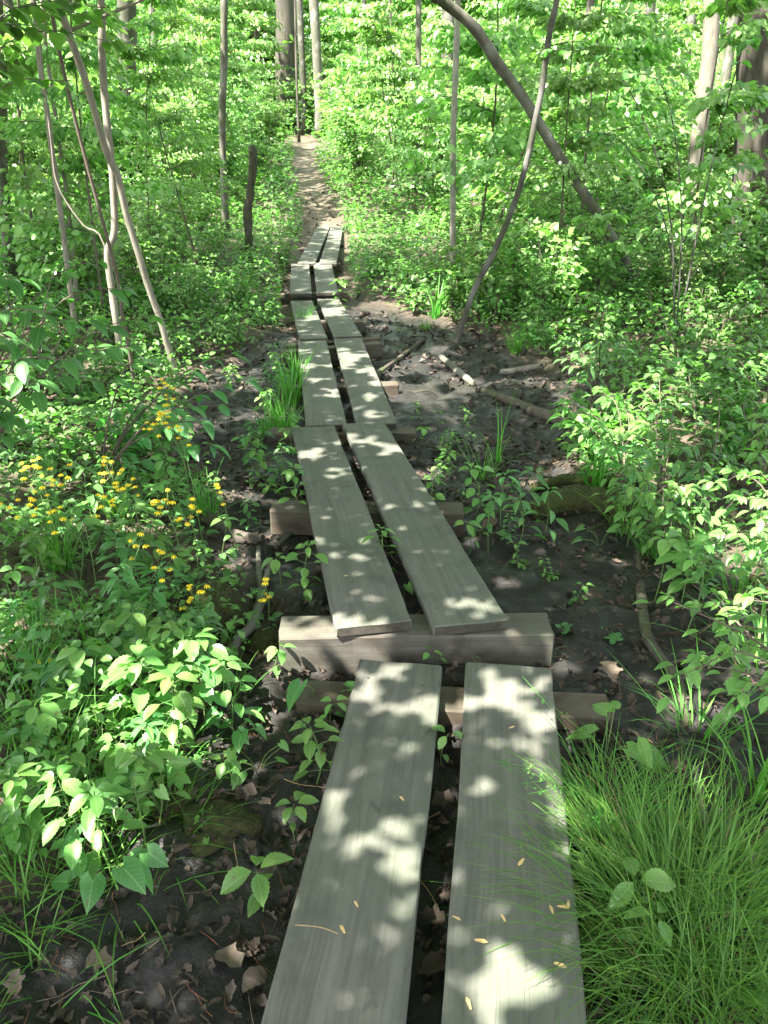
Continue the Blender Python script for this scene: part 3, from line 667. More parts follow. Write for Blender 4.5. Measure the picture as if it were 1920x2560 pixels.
# ------------------------------------------------------------------ undergrowth kinds
def shrub(seed, h, spread, nst, nleaf, L, tm=T_LOW, lm=LEAF_FAR, flat=.25, low=.2):
    """several arching stems with leaves spread along side twigs; returns (stem mesh object data, leaf data)"""
    rs = np.random.RandomState(seed); gs = G(); gl = G(); P = []; D = []
    for k in range(nst):
        a = rs.uniform(0, 6.28); r = spread * rs.uniform(.25, 1); hh = h * rs.uniform(.6, 1.05)
        c = np.array([math.cos(a), math.sin(a), 0])
        pts = spline([c * .03, c * r * .25 + [0, 0, hh * .45], c * r * .6 + [0, 0, hh * .8], c * r + [0, 0, hh]], 9)
        pts[1:] += rs.normal(0, .02 * h, (8, 3))
        v, q = tube(pts, np.linspace(.006 * h + .003, .0025, 9), 5, cap=False); gs.add(v, q)
        m = nleaf // nst
        t = rs.uniform(low, 1, m) ** .8; i = np.clip((t * 8).astype(int), 0, 7); f = (t * 8 - i)[:, None]
        base = pts[i] * (1 - f) + pts[i + 1] * f
        nt_ = max(3, m // 7); tw = rs.randint(0, nt_, m); ta = rs.uniform(0, 6.28, nt_); tl = rs.uniform(.15, .5, nt_) * spread * .9
        tb = pts[np.clip((np.sort(rs.uniform(low, 1, nt_)) * 8).astype(int), 0, 8)]
        s = rs.uniform(.1, 1, m)
        dirn = np.stack([np.cos(ta), np.sin(ta), rs.uniform(-.15, .35, nt_)], 1)
        base = tb[tw] + dirn[tw] * (tl[tw] * s)[:, None] + rs.normal(0, .012, (m, 3))
        for j in range(nt_):
            v, q = tube([tb[j], tb[j] + dirn[j] * tl[j]], [.003, .0015], 3, cap=False); gs.add(v, q)
        sg = np.where(rs.rand(m) < .5, 1, -1); aa = ta[tw] + sg * rs.uniform(.3, 1.2, m)
        P.append(base); D.append(np.stack([np.cos(aa), np.sin(aa), rs.normal(-.15, flat, m)], 1))
    P = np.concatenate(P); D = np.concatenate(D); n = len(P); sz = L * rs.uniform(.6, 1.2, n)
    leaves(gl, tm, P, D, sz, sz * rs.uniform(.5, .7, n), roll=rs.normal(0, .5, n))
    return gs, gl, lm
def sapling(seed, h, spread, nbr, nleaf, L, lm=LEAF_FAR, tm=T_LOW, r=.02, low=.25):
    """single thin trunk with tiers of flat leafy branches"""
    rs = np.random.RandomState(seed); gs = G(); gl = G(); P = []; D = []
    tr = spline([(0, 0, 0), (rs.uniform(-.1, .1) * h, rs.uniform(-.05, .05) * h, h * .5), (rs.uniform(-.15, .15) * h, rs.uniform(-.1, .1) * h, h)], 12)
    v, q = tube(tr, np.linspace(r, .005, 12), 6); gs.add(v, q)
    for k in range(nbr):
        t = rs.uniform(low, 1); c = tr[int(t * 11)]; a = rs.uniform(0, 6.28); ln = spread * (1.1 - t * .7) * rs.uniform(.6, 1.1)
        d = np.array([math.cos(a), math.sin(a), .25])
        e = spline([c, c + d * ln * .5, c + d * ln + [0, 0, -ln * .12]], 6); v, q = tube(e, np.linspace(.007, .002, 6), 4, cap=False); gs.add(v, q)
        m = nleaf // nbr; s = rs.uniform(.15, 1, m); i = np.clip((s * 5).astype(int), 0, 4)
        wd = ln * .38 * np.sin(np.clip(s, 0, 1) * 2.6); sd = rs.uniform(-1, 1, m)
        p = e[i] + (e[i + 1] - e[i]) * (s * 5 - i)[:, None] + np.stack([-math.sin(a) * sd * wd, math.cos(a) * sd * wd, rs.normal(0, .05 * ln, m) - .12 * np.abs(sd)], 1)
        aa = a + sd * 1.1 + rs.normal(0, .3, m); P.append(p); D.append(np.stack([np.cos(aa), np.sin(aa), rs.normal(-.4, .4, m)], 1))
    P = np.concatenate(P); D = np.concatenate(D); n = len(P); sz = L * rs.uniform(.65, 1.2, n)
    leaves(gl, tm, P, D, sz, sz * rs.uniform(.55, .75, n), roll=rs.normal(0, .6, n))
    return gs, gl, lm
def kinds(builder, args_list, name, cat, part="stem"):
    out = []
    for a in args_list:
        gs, gl, lm = builder(*a[0], **a[1])
        out.append((gs, gl, lm))
    return name, cat, part, out
class Scatter:
    def __init__(s, kind, group): s.k = kind; s.proto = [None] * len(kind[3]); s.group = group
    def put(s, x, y, rs, sc=1.0, label="", dz=0.0, tilt=.08, group=None):
        name, cat, part, ks = s.k; i = rs.randint(len(ks)); z = float(H(x, y)) - .02 + dz
        rz = rs.uniform(0, 6.28); tl = (rs.normal(0, tilt), rs.normal(0, tilt)); grp = group or s.group
        if s.proto[i] is None:
            o = empty(name, (x, y, z), label, cat, grp); o.rotation_euler = (*tl, rz); o.scale = (sc,) * 3
            ks[i][0].put(part, TWIG, o); ks[i][1].put("foliage", ks[i][2], o); s.proto[i] = o
        else: o = dup(s.proto[i], (x, y, z), rz, sc, label, grp, tl)
        return o
def poisson(rs, n, box, dmin, ok, tries=40):
    pts = []
    for _ in range(n * tries):
        if len(pts) >= n: break
        y = box[2] + (box[3] - box[2]) * rs.rand() ** 1.0; hw = .53 * y + 1.5
        x = rs.uniform(max(box[0], -hw), min(box[1], hw))
        if not ok(x, y): continue
        d = dmin * (.6 + .4 * y / box[3])
        if all((x - a) ** 2 + (y - b) ** 2 > d * d for a, b in pts): pts.append((x, y))
    return pts
def clear(x, y, pad):
    """away from boardwalk, path and mud"""
    if y < 17 and abs(x - bw_x(y)) < .42 + pad: return False
    if pad >= .38:                                    # openings that let the sun reach the path's end and the last boards
        for (ax, ay, L_, R_) in ((-3.6, 39.5, 8.0, 2.0), (-.5, 16.8, 3.2, 1.3)):
            dx, dy = -.814, -.581; t = min(max((x - ax) * dx + (y - ay) * dy, 0), L_)
            if math.hypot(x - ax - dx * t, y - ay - dy * t) < R_: return False
    if y >= 15.5 and y < 50 and abs(x - path_x(y)) < .2 + pad + (1.5 if 36 < y < 44 else 0): return False
    m, p = zone(np.array([x]), np.array([y])); return m[0] < .3
def side(x, y):
    return "left of the path" if x < (bw_x(y) if y < 17 else path_x(y)) else "right of the path"

RS2 = np.random.RandomState(11)
K_SHR = kinds(shrub, [((200 + i, 1.25, .75, 9, [1000, 700, 1300, 500, 900, 420][i], [.085, .105, .065, .13, .075, .14][i]), {}) for i in range(6)], "shrub", "shrub")
K_BUSH = kinds(shrub, [((230 + i, 2.6, 1.3, 10, 2000, .12), {}) for i in range(4)], "bush", "bush")
K_SAP = kinds(sapling, [((260 + i, 4.2, 1.5, [24, 30, 22, 28][i], [2200, 2900, 1500, 2500][i], [.11, .09, .14, .1][i]), {}) for i in range(4)], "leafy_sapling", "sapling", "trunk")
K_TALL = kinds(sapling, [((280 + i, 8.5, 2.8, 90, 5400, .2), dict(r=.06, low=.06)) for i in range(4)], "understory_tree", "tree", "trunk")
K_SEED = kinds(shrub, [((300 + i, .42, .26, 6, 110, .075), dict(tm=T_MID, lm=LEAF_MID, low=.3)) for i in range(6)], "seedling", "seedling")
sh = Scatter(K_SHR, None); bu = Scatter(K_BUSH, None); sa = Scatter(K_SAP, None); ta_ = Scatter(K_TALL, None); se = Scatter(K_SEED, None)
for x, y in poisson(RS2, 290, (-18, 18, 8.8, 30), .62, lambda x, y: clear(x, y, .38 + (0.2 if y > 15 else 0.1))):
    sd = side(x, y); sh.put(x, y, RS2, RS2.uniform(.55, .95) * (1 if abs(x - path_x(max(y, 14))) > 2 else .55), "leafy waist-high shrub in the dense undergrowth " + sd, group="undergrowth shrubs " + sd)
for x, y in [(-3.4, 22.5), (-.7, 22.3), (-3.9, 26.5), (-1.2, 28), (-4.6, 30), (-1.7, 33), (-5.0, 34.5), (-2.0, 37)] + poisson(RS2, 230, (-36, 36, 19, 62), 1.3, lambda x, y: clear(x, y, 1.3 if y < 40 else .9)):
    sd = side(x, y); bu.put(x, y, RS2, RS2.uniform(.6, 1.1) * (1 + .5 * float(sm(30, 50, y))), "bright sunlit bush in the woods behind, " + sd, group="sunlit bushes " + sd)
for x, y in [(2.2, 9.9), (3.6, 9.2), (1.5, 13.0), (-4.6, 21), (-5.0, 26), (-.6, 25.5), (-1.1, 31), (-5.4, 31.5), (.4, 20.5), (-3.1, 8.6), (-4.3, 9.9), (-5.2, 8.0), (-2.8, 12.2), (-3.9, 13.4), (3.0, 12.4), (7.6, 12.4), (-6.3, 11.5)] + poisson(RS2, 110, (-24, 24, 14, 50), 1.6, lambda x, y: clear(x, y, 1.5) and not (-3 < x < 1 and y < 17)):
    sd = side(x, y); sa.put(x, y, RS2, RS2.uniform(.7, 1.2), "slender sapling with tiers of leaves, " + sd, group="slender saplings " + sd)
for x, y in [(-9, 50), (-6.5, 52), (-4, 54), (-2, 51), (.5, 53), (-7.5, 57), (-3, 59), (2.5, 56), (-10.5, 55)] + poisson(RS2, 150, (-52, 52, 40, 85), 1.9, lambda x, y: clear(x, y, 1.0)):
    sd = side(x, y); ta_.put(x, y, RS2, RS2.uniform(.8, 1.3), "leafy young tree at the back of the woods, " + sd, group="young trees at the back " + sd)
for x, y in poisson(RS2, 230, (-7, 8, 4.2, 13), .26, lambda x, y: clear(x, y, .12)):
    sd = side(x, y).replace("path", "boardwalk"); se.put(x, y, RS2, RS2.uniform(.6, 1.2), "small green seedling among many on the forest floor " + sd, group="forest floor seedlings " + sd)

# ------------------------------------------------------------------ ground cover, litter (nobody could count these)
def cover(seed, n, box, L, hmin, hmax, tm, keep):
    rs = np.random.RandomState(seed); y = rs.uniform(box[2], box[3], n); hw = np.minimum(.56 * y + 1.2, 60); x = rs.uniform(-1, 1, n) * hw
    k = (x > box[0]) & (x < box[1]); x, y = x[k], y[k]; m, p = zone(x, y); k = keep(x, y, m, p, rs); x, y = x[k], y[k]; n = len(x)
    cl = vn(x, y, .5 if L < .08 else 1.2, seed); h = hmin + (hmax - hmin) * rs.rand(n) * (.35 + 1.0 * cl)
    a = rs.uniform(0, 6.28, n); P = np.stack([x, y, H(x, y) + h], 1); D = np.stack([np.cos(a), np.sin(a), rs.normal(-.1, .3, n)], 1)
    sz = L * rs.uniform(.6, 1.3, n)
    return tm, P, D, sz, sz * rs.uniform(.55, .85, n), rs.normal(0, .35, n)
def offwalk(x, y, pad):
    return ~((y < 17) & (np.abs(x - bw_x(y)) < .36 + pad)) & ~((y > 15.5) & (y < 50) & (np.abs(x - path_x(y)) < .16 + pad + .25 * vn(x, y, .5, 8)))
gc = G()
for a in [cover(1, 22000, (-9, 9, 4.2, 9.5), .055, .02, .34, T_MID, lambda x, y, m, p, r: (m < .35) & offwalk(x, y, .08) & (vn(x, y, .6, 3) > .18)),
          cover(2, 52000, (-12, 12, 9, 18), .065, .02, .5, T_LOW, lambda x, y, m, p, r: (m < .3) & offwalk(x, y, .12)),
          cover(3, 46000, (-24, 24, 17, 34), .11, .02, .6, T_LOW, lambda x, y, m, p, r: offwalk(x, y, .10 + .1 * r.rand(len(x)))),
          cover(4, 30000, (-40, 40, 33, 70), .2, .05, 1.0, T_LOW, lambda x, y, m, p, r: offwalk(x, y, .3)),
          cover(5, 22000, (-3.5, -.3, .9, 4.6), .036, .01, .26, T_MID, lambda x, y, m, p, r: (m < .45) & offwalk(x, y, .06) & (vn(x, y, .35, 4) > .25)),
          cover(6, 9000, (.8, 4.5, 1.5, 4.6), .045, .01, .3, T_MID, lambda x, y, m, p, r: (m < .3) & (vn(x, y, .35, 5) > .25)),
          cover(7, 700, (-3, 3, 1, 9), .018, .004, .02, T_MID, lambda x, y, m, p, r: (m > .4))]:
    leaves(gc, a[0], a[1], a[2], a[3], a[4], roll=a[5])
tag(gc.put("ground_cover", LEAF_MID), "low green leaves carpeting the forest floor", "ground cover", kind='stuff')

def oak_t(seed, lob=4):
    """dead leaf: lobed or plain outline, curled and twisted"""
    rs = np.random.RandomState(seed); n = 17; x = np.linspace(0, 1, n); pr = np.sin(np.pi * x ** .85) ** .7 * .8
    if seed % 3: pr = pr * (1 + .3 * np.sin(x * (1.5 + .5 * (lob % 3)) * 6.28 + rs.uniform(0, 6)) * (x > .12))
    pr = np.clip(pr * (1 + rs.uniform(-.15, .15, n)), .02, 1.2); v, q, uv = leaf_t(pr, rs.uniform(.1, .8), rs.uniform(-.5, .3)); t = (x.repeat(3) - .5) * rs.uniform(-1.6, 1.6)
    y, z = v[:, 1].copy(), v[:, 2].copy(); v[:, 1] = y * np.cos(t) - z * np.sin(t); v[:, 2] = y * np.sin(t) + z * np.cos(t) + rs.normal(0, .02, len(v)); v[:, 2] -= v[:, 2].min() * .6
    v[:, 1] += rs.uniform(-.25, .25) * v[:, 0] ** 2
    return v, q, None
OAKS = [oak_t(i, 4 + i % 3) for i in range(8)]
gl = G(); rs = np.random.RandomState(8)
for k in range(8):
    for n, box, L in ((1100, (-2.6, 2.6, .9, 5), .036), (700, (-3, 3.6, 4, 10), .055), (260, (-8, 8, 9, 22), .1)):
        y = rs.uniform(box[2], box[3], n); x = rs.uniform(-1, 1, n) * np.minimum(.56 * y + .6, box[1])
        d = np.abs(x - bw_x(y)); kk = (vn(x, y, .8, 60) > .30) | (d < .07); kk &= ~((d > .06) & (d < .3) & (rs.rand(n) < .6)); x, y = x[kk], y[kk]; n = len(x)
        a = rs.uniform(0, 6.28, n); leaves(gl, OAKS[k], np.stack([x, y, Hf(x, y) + .008], 1), np.stack([np.cos(a), np.sin(a), rs.normal(0, .25, n)], 1), L * rs.uniform(.35, 1.3, n), L * rs.uniform(.3, .9, n), roll=rs.normal(0, .45, n))
tag(gl.put("leaf_litter", DEAD), "brown dead leaves and scraps littering the mud and forest floor", "leaf litter", kind='stuff')
gt = G()
for n, box, L, r, mi in ((420, (-2.6, 2.6, .9, 6), .16, .0022, 0), (260, (-3, 4, 5, 12), .3, .004, 0), (900, (-2.4, 2.4, .9, 4.5), .075, .0008, 1), (130, (-2, 2, .9, 5), .13, .0016, 2)):
    for _ in range(n):
        y = rs.uniform(box[2], box[3]); x = rs.uniform(-1, 1) * min(.56 * y + .5, box[1]); a = rs.uniform(0, 6.28); l = L * rs.uniform(.3, 1.2)
        if abs(x - bw_x(y)) > .05 and abs(x - bw_x(y)) < .3 and rs.rand() < .7: continue
        t = np.linspace(-.5, .5, 5); bx = x + np.cos(a) * t * l + rs.normal(0, .03 * l, 5); by = y + np.sin(a) * t * l + rs.normal(0, .03 * l, 5)
        v, q = tube(np.stack([bx, by, Hf(bx, by) + r + rs.uniform(0, .012) + .01 * np.abs(t)], 1), np.linspace(r, r * .5, 5), 4, cap=False); gt.add(v, q, mi)
tag(gt.put("twig_litter", [TWIG, NEEDLE, STRAW]), "thin twigs and reddish pine needles strewn over the mud", "twigs", kind='stuff')

# ------------------------------------------------------------------ foreground plants, one by one
def base_of(u, v, Y):
    """top point seen at (u, v) at depth Y; ground point under it"""
    p = pY(u, v, Y); return p, np.array([p[0], p[1], float(H(p[0], p[1]))])
def whorl(gl, c, n, L, rs, tm, wd=.6, droop=-.1, a0=None, mi=0):
    a = (rs.uniform(0, 6.28) if a0 is None else a0) + np.arange(n) / n * 6.283 + rs.normal(0, .2, n)
    D = np.stack([np.cos(a), np.sin(a), droop + rs.normal(0, .15, n)], 1)
    sz = L * rs.uniform(.7, 1.1, n)
    leaves(gl, tm, c + D * [.012, .012, .0] , D, sz, sz * wd * rs.uniform(.85, 1.1, n), roll=rs.normal(0, .2, n))
def herb(kind, u, v, Y, label, seed, L=.07, n=4, lm=None, group=None, lean=(0, 0), wd=.58, tm=None):
    """kinds: 'jewelweed' whorled serrated leaves, 'pairs' opposite smooth leaves, 'three' three leaflets, 'heart' basal heart leaves"""
    rs = np.random.RandomState(seed); top, b = base_of(u, v, Y); b = b + [lean[0], lean[1], 0]; b[2] = float(H(b[0], b[1])) - .01
    t = top - b; h = t[2]; root = empty({'jewelweed': 'jewelweed', 'pairs': 'broadleaf_herb', 'three': 'three_leaf_seedling', 'heart': 'violet'}[kind], b, label,
                                        "violet" if kind == 'heart' else "plant", group)
    gs, gl = G(), G(); lm = lm or LEAF_NEAR
    if kind == 'heart':
        for k in range(n):
            a = rs.uniform(0, 6.28); r = rs.uniform(.3, 1) * h * .7; e = np.array([t[0] + math.cos(a) * r, t[1] + math.sin(a) * r, h * rs.uniform(.5, 1.05)])
            p = spline([(0, 0, 0), e * [.3, .3, .7], e], 7); x, q = tube(p, .0016, 4, cap=False); gs.add(x, q)
            a2 = a + rs.normal(0, .5); sz = L * rs.uniform(.6, 1.15)
            leaves(gl, tm or T_HEART, e[None], [[math.cos(a2), math.sin(a2), rs.normal(-.35, .2)]], [sz], [sz * .88], roll=rs.normal(0, .3, 1))
    else:
        P = spline([(0, 0, 0), t * .5 + [rs.normal(0, .02), rs.normal(0, .02), 0], t], 12)
        x, q = tube(P, np.linspace(.0032, .0014, 12) * (1 if h > .2 else .7), 5, cap=False); gs.add(x, q)
        if kind == 'three':
            whorl(gl, P[-1], n, L, rs, tm or T_SERR, wd, -.15)
            if h > .12: whorl(gl, P[7], 2, L * .7, rs, tm or T_SERR, wd, -.1)
        else:
            whorl(gl, P[-1], n, L, rs, tm or (T_SERR if kind == 'jewelweed' else T_OVATE), wd, -.1)
            whorl(gl, P[-1] + [0, 0, .012], 2, L * .5, rs, tm or T_SERR, wd, .4)
            for f in (10, 8, 6, 4):
                m = 2 if kind == 'pairs' else 3
                a0 = rs.uniform(0, 6.28); aa = a0 + np.arange(m) / m * 6.283 + rs.normal(0, .2, m); D = np.stack([np.cos(aa), np.sin(aa), rs.uniform(-.1, .3, m)], 1)
                pl = L * rs.uniform(.35, .7)
                for d in D: x, q = tube([P[f], P[f] + d * pl], [.0014, .001], 4, cap=False); gs.add(x, q)
                D2 = D * [1, 1, .2] + [0, 0, -.15]; sz = L * rs.uniform(.75, 1.15, m)
                leaves(gl, tm or (T_SERR if kind == 'jewelweed' else T_OVATE), P[f] + D * pl, D2, sz, sz * wd, roll=rs.normal(0, .25, m))
    gs.put("stem", STEM, root); gl.put("foliage", lm, root); return root

def dep(v, h, floor=0.0):
    return (CAMZ - h - floor) / math.tan(rad(PITCH) + math.atan((v - 1280) / F))
JW = [ # u, v (top), depth, kind, leaf, n, label
 (350,1650,2.30,'jewelweed',.085,5,"tall jewelweed with its pale top leaf in full sun, left of the pale sunlit mud"),
 (205,1620,2.25,'jewelweed',.085,5,"lush jewelweed in the bright leafy bank left of the tallest sunlit jewelweed"),
 (330,1530,2.6,'jewelweed',.075,4,"jewelweed right behind the tallest sunlit jewelweed"),
 (235,1980,1.85,'jewelweed',.075,5,"bright jewelweed above big heart-shaped leaves on the left bank"),
 (640,2175,1.52,'three',.085,4,"lone jewelweed sprig leaning beside the chewed plank edge"),
 (735,2010,1.78,'three',.06,5,"small jewelweed sprig by pinkish dead leaves and the plank edge"),
 (835,1755,2.15,'three',.055,4,"bright sprig overhanging the far end of the nearest left plank"),
 (775,1815,2.02,'jewelweed',.055,4,"leafy sprig growing along the nearest left plank below the sleeper"),
 (690,1395,2.95,'three',.07,4,"four-leaf sprig above the forked grey branch"),
 (770,1365,3.05,'jewelweed',.06,4,"jewelweed hugging the outer edge of the long left plank"),
 (700,1620,2.35,'three',.065,5,"white-bright sunlit sprig at the left end of the thick timber"),
 (790,1660,2.28,'heart',.11,2,"single big round leaf standing before the thick timber"),
 (560,1655,2.35,'jewelweed',.065,5,"five-leaf plant between forked branch and sunlit mud"),
 (430,1690,2.2,'jewelweed',.08,4,"jewelweed beside a leaf glowing white in the sun"),
 (310,1420,2.9,'pairs',.08,4,"large-leaved herb on the left bank below the yellow flowers"),
 (380,1480,2.75,'pairs',.075,4,"dull green herb next to the mossy stump"),
 (440,1390,3.1,'three',.07,4,"herb right of the yellow flower stalks over the mossy stump"),
 (560,1300,3.4,'three',.06,4,"small herb beside bare black mud, right of the ragwort"),
 (90,1760,2.0,'jewelweed',.07,5,"jewelweed at the left picture edge above the grassy bank"),
 (120,1930,1.85,'three',.075,3,"jewelweed with few leaves low in the long grass"),
 (55,1500,2.5,'pairs',.07,4,"narrow upright herb at the left picture edge"),
 (560,1900,1.9,'three',.05,4,"little sprig above the mossy hummock"),
 (1120,1835,2.02,'three',.06,3,"three-leaf sprig poking up through the gap by the sleeper"),
 (955,1325,3.1,'jewelweed',.055,4,"bright sprig growing up through the gap of the long planks"),
 (1008,1440,2.7,'heart',.07,3,"rounded leaves on a bent stalk in the gap near the thick timber"),
 (1075,1628,2.42,'three',.04,3,"tiny sprig in front of the thick timber, left one"),
 (1180,1640,2.38,'three',.03,2,"tiny two-leaf sprig in front of the thick timber, right one"),
 (735,1175,4.0,'jewelweed',.065,4,"leafy sprig beside the outer edge of the long left plank"),
 (705,1120,4.6,'pairs',.07,4,"lance-leaved herb at the foot of the grass clump"),
 (725,1040,5.2,'jewelweed',.065,4,"bright sprig at the left far corner of the long planks"),
 (1060,1070,5.0,'three',.06,4,"thin sprig right of the dark sleeper beside the third plank section"),
 (1085,1190,4.1,'jewelweed',.055,4,"pale sprig beside the right edge of the long plank"),
 (1120,1130,4.5,'three',.065,4,"tall sprig at the left side of the leafy clump on the mud"),
 (1180,1170,4.2,'jewelweed',.075,4,"clump plant with stacked leaves on the black mud, left"),
 (1262,1190,4.2,'pairs',.085,4,"clump plant with long pointed leaves on the black mud, middle"),
 (1335,1180,4.25,'pairs',.09,4,"clump plant with widest leaves on the black mud, right"),
 (1230,1240,3.9,'pairs',.08,4,"low front plant of the leafy clump on the mud"),
 (1300,1250,3.9,'pairs',.075,4,"low front plant at the right of the leafy clump on the mud"),
 (1370,1225,4.0,'pairs',.085,4,"outlying plant at the right tip of the leafy clump"),
 (1165,1310,3.5,'three',.07,5,"sprig by pinkish dead leaves at the long right plank"),
 (1525,1830,2.05,'heart',.085,7,"round-leaved violet at the mossy right end of the sleeper"),
 (1590,2200,1.5,'three',.085,3,"three pointed leaves rising out of the bright grass tuft"),
 (1640,2290,1.4,'three',.07,3,"lower pointed leaves inside the bright grass tuft"),
 (1510,1300,3.7,'heart',.06,3,"two pale round leaves by the mossy log"),
 (1430,1000,6.0,'jewelweed',.09,5,"bright herb at the left tip of the right-hand thicket"),
 (250,2100,1.66,'heart',.095,7,"violet with big heart-shaped leaves on the left bank"),
 (470,1850,2.0,'heart',.065,8,"round violet leaves beside the sunlit mud patch"),
 (590,1780,2.12,'heart',.06,8,"round violet leaves in front of the sunlit mud, by the sleeper"),
 (640,1860,1.95,'heart',.055,7,"low round violet leaves close to the nearest left plank"),
 (380,1560,2.5,'heart',.085,7,"broad violet leaves under the tallest jewelweeds"),
 (515,2060,1.72,'heart',.03,9,"tiny round leaves creeping over the mossy hummock"),
 (850,700,10.5,'jewelweed',.09,5,"leafy plant overhanging the right side of the raised section"),
]
for n_, (u, v, Yd, k, L, n, lab) in enumerate(JW):
    h_ = {'jewelweed': .30, 'pairs': .26, 'three': .17, 'heart': .15}[k] * (L / .07) ** .6; Yd = dep(v, h_, -.12 * float(sm(3, 6, Yd))); L *= 1.0
    herb(k, u, v, Yd, lab, 1000 + n_, L, n, lm=LEAF_DARK if (k == 'pairs' or (k == 'heart' and n_ % 2)) else LEAF_NEAR, wd=.42 if k == 'pairs' else .6)

rs = np.random.RandomState(91)
for n_ in range(56):
    u, v = rs.uniform(-20, 560), rs.uniform(1480, 2030); Yd = dep(v, rs.uniform(.06, .34))
    if u > 560 - (v - 1500) * .35: u *= .7
    herb(['jewelweed', 'three', 'heart', 'jewelweed'][n_ % 4], u, v, Yd, "leafy jewelweed or violet crowding the left bank", 2000 + n_, rs.uniform(.04, .08), [5, 4, 7, 4][n_ % 4], LEAF_NEAR if n_ % 3 else LEAF_DARK, "leafy plants crowding the left bank")
for n_ in range(34):
    u, v = rs.uniform(0, 420), rs.uniform(1020, 1480); Yd = dep(v, rs.uniform(.15, .4))
    herb(['pairs', 'three', 'jewelweed'][n_ % 3], u, v, Yd, "leafy herb among the ragwort stalks", 2100 + n_, rs.uniform(.06, .08), 4, LEAF_MID if n_ % 2 else LEAF_DARK, "herbs among the ragwort")
for n_ in range(46):
    v = rs.uniform(880, 1420); u = rs.uniform(float(np.interp(v, [880, 1000, 1200, 1420], [1400, 1480, 1560, 1680])), 1930); Yd = dep(v, rs.uniform(.12, .45))
    herb(['jewelweed', 'pairs', 'three'][n_ % 3], u, v, Yd, "bright leafy herb filling the right-hand thicket", 2200 + n_, rs.uniform(.05, .085), 5, LEAF_NEAR if n_ % 3 else LEAF_DARK, "herbs filling the right-hand thicket")

rs = np.random.RandomState(93)
for n_ in range(26):
    v = rs.uniform(840, 1280); u = float(np.interp(v, [840, 1060, 1280], [720, 690, 720])) - abs(rs.normal(0, 55)); k = ['three', 'jewelweed', 'pairs'][n_ % 3]
    herb(k, u, v, dep(v, rs.uniform(.06, .22), -.1), "small sprig on the mud along the left edge of the boards", 2300 + n_, rs.uniform(.04, .065), 4, LEAF_NEAR if n_ % 2 else LEAF_DARK, "sprigs along the left edge of the boards")
for n_ in range(22):
    v = rs.uniform(1000, 1560); u = float(np.interp(v, [1000, 1340, 1560], [1010, 1180, 1420])) + abs(rs.normal(0, 70)) + 15; k = ['three', 'jewelweed'][n_ % 2]
    herb(k, u, v, dep(v, rs.uniform(.03, .14), -.05), "tiny sprig on the black mud right of the boards", 2350 + n_, rs.uniform(.022, .045), 3, LEAF_NEAR, "tiny sprigs on the mud right of the boards")

# yellow ragwort
def ragwort(u, v, Y, n_fl, label, seed, lean=(0, 0), spread=.06, base_leaves=True):
    rs = np.random.RandomState(seed); top, b = base_of(u, v, Y); b = b + [lean[0], lean[1], 0]; b[2] = float(H(b[0], b[1])) - .01
    t = top - b; root = empty("ragwort", b, label, "flower"); gs, gl = G(), G()
    P = spline([(0, 0, 0), t * .55 + [rs.normal(0, .03), rs.normal(0, .02), 0], t - [0, 0, spread]], 12); x, q = tube(P, np.linspace(.0028, .0016, 12), 5, cap=False); gs.add(x, q)
    for f in (4, 6, 8):
        a = rs.uniform(0, 6.28); L = .06
        s = np.linspace(.1, 1, 6); c = P[f] + np.stack([np.cos(a) * s * L, np.sin(a) * s * L, .02 * s], 1)
        for sg in (-1, 1):
            leaves(gl, T_MID, c, np.tile([math.cos(a + sg * 1.1), math.sin(a + sg * 1.1), .1], (6, 1)), np.full(6, .016), np.full(6, .007))
    if base_leaves:
        for k in range(4):
            a = rs.uniform(0, 6.28); leaves(gl, T_SERR, [[math.cos(a) * .03, math.sin(a) * .03, .04]], [[math.cos(a), math.sin(a), .2]], [.07], [.035])
    for k in range(n_fl):
        a = rs.uniform(0, 6.28); r = spread * rs.uniform(.15, 1); s0 = P[rs.randint(10, 12)]; e = np.array([t[0] + math.cos(a) * r, t[1] + math.sin(a) * r, t[2] + rs.uniform(-.11, .015)])
        p = spline([s0, (s0 + e) / 2 + [0, 0, -.01], e], 5); x, q = tube(p, .0009, 4, cap=False); gs.add(x, q)
        g = G(); th = rs.uniform(.75, 1.1); R = .0058 * th
        x, q = tube([e - [0, 0, .006], e, e + [0, 0, .004], e + [0, 0, .006]], [R * .6, R, R * .8, R * .3], 8); g.add(x, q, 1)
        m = rs.randint(8, 12); aa = np.arange(m) / m * 6.28 + rs.normal(0, .1, m); dr = rs.uniform(-.9, .15)
        D = np.stack([np.cos(aa), np.sin(aa), dr + rs.normal(0, .15, m)], 1)
        leaves(g, T_LANCE, e + [0, 0, .002] + D * [R, R, 0], D, np.full(m, .012 * th), np.full(m, .0052 * th), mi=0)
        g.put("flower_head", [YELLOW, ORANGE], root)
    gs.put("stem", STEM, root); gl.put("foliage", LEAF_DARK, root)
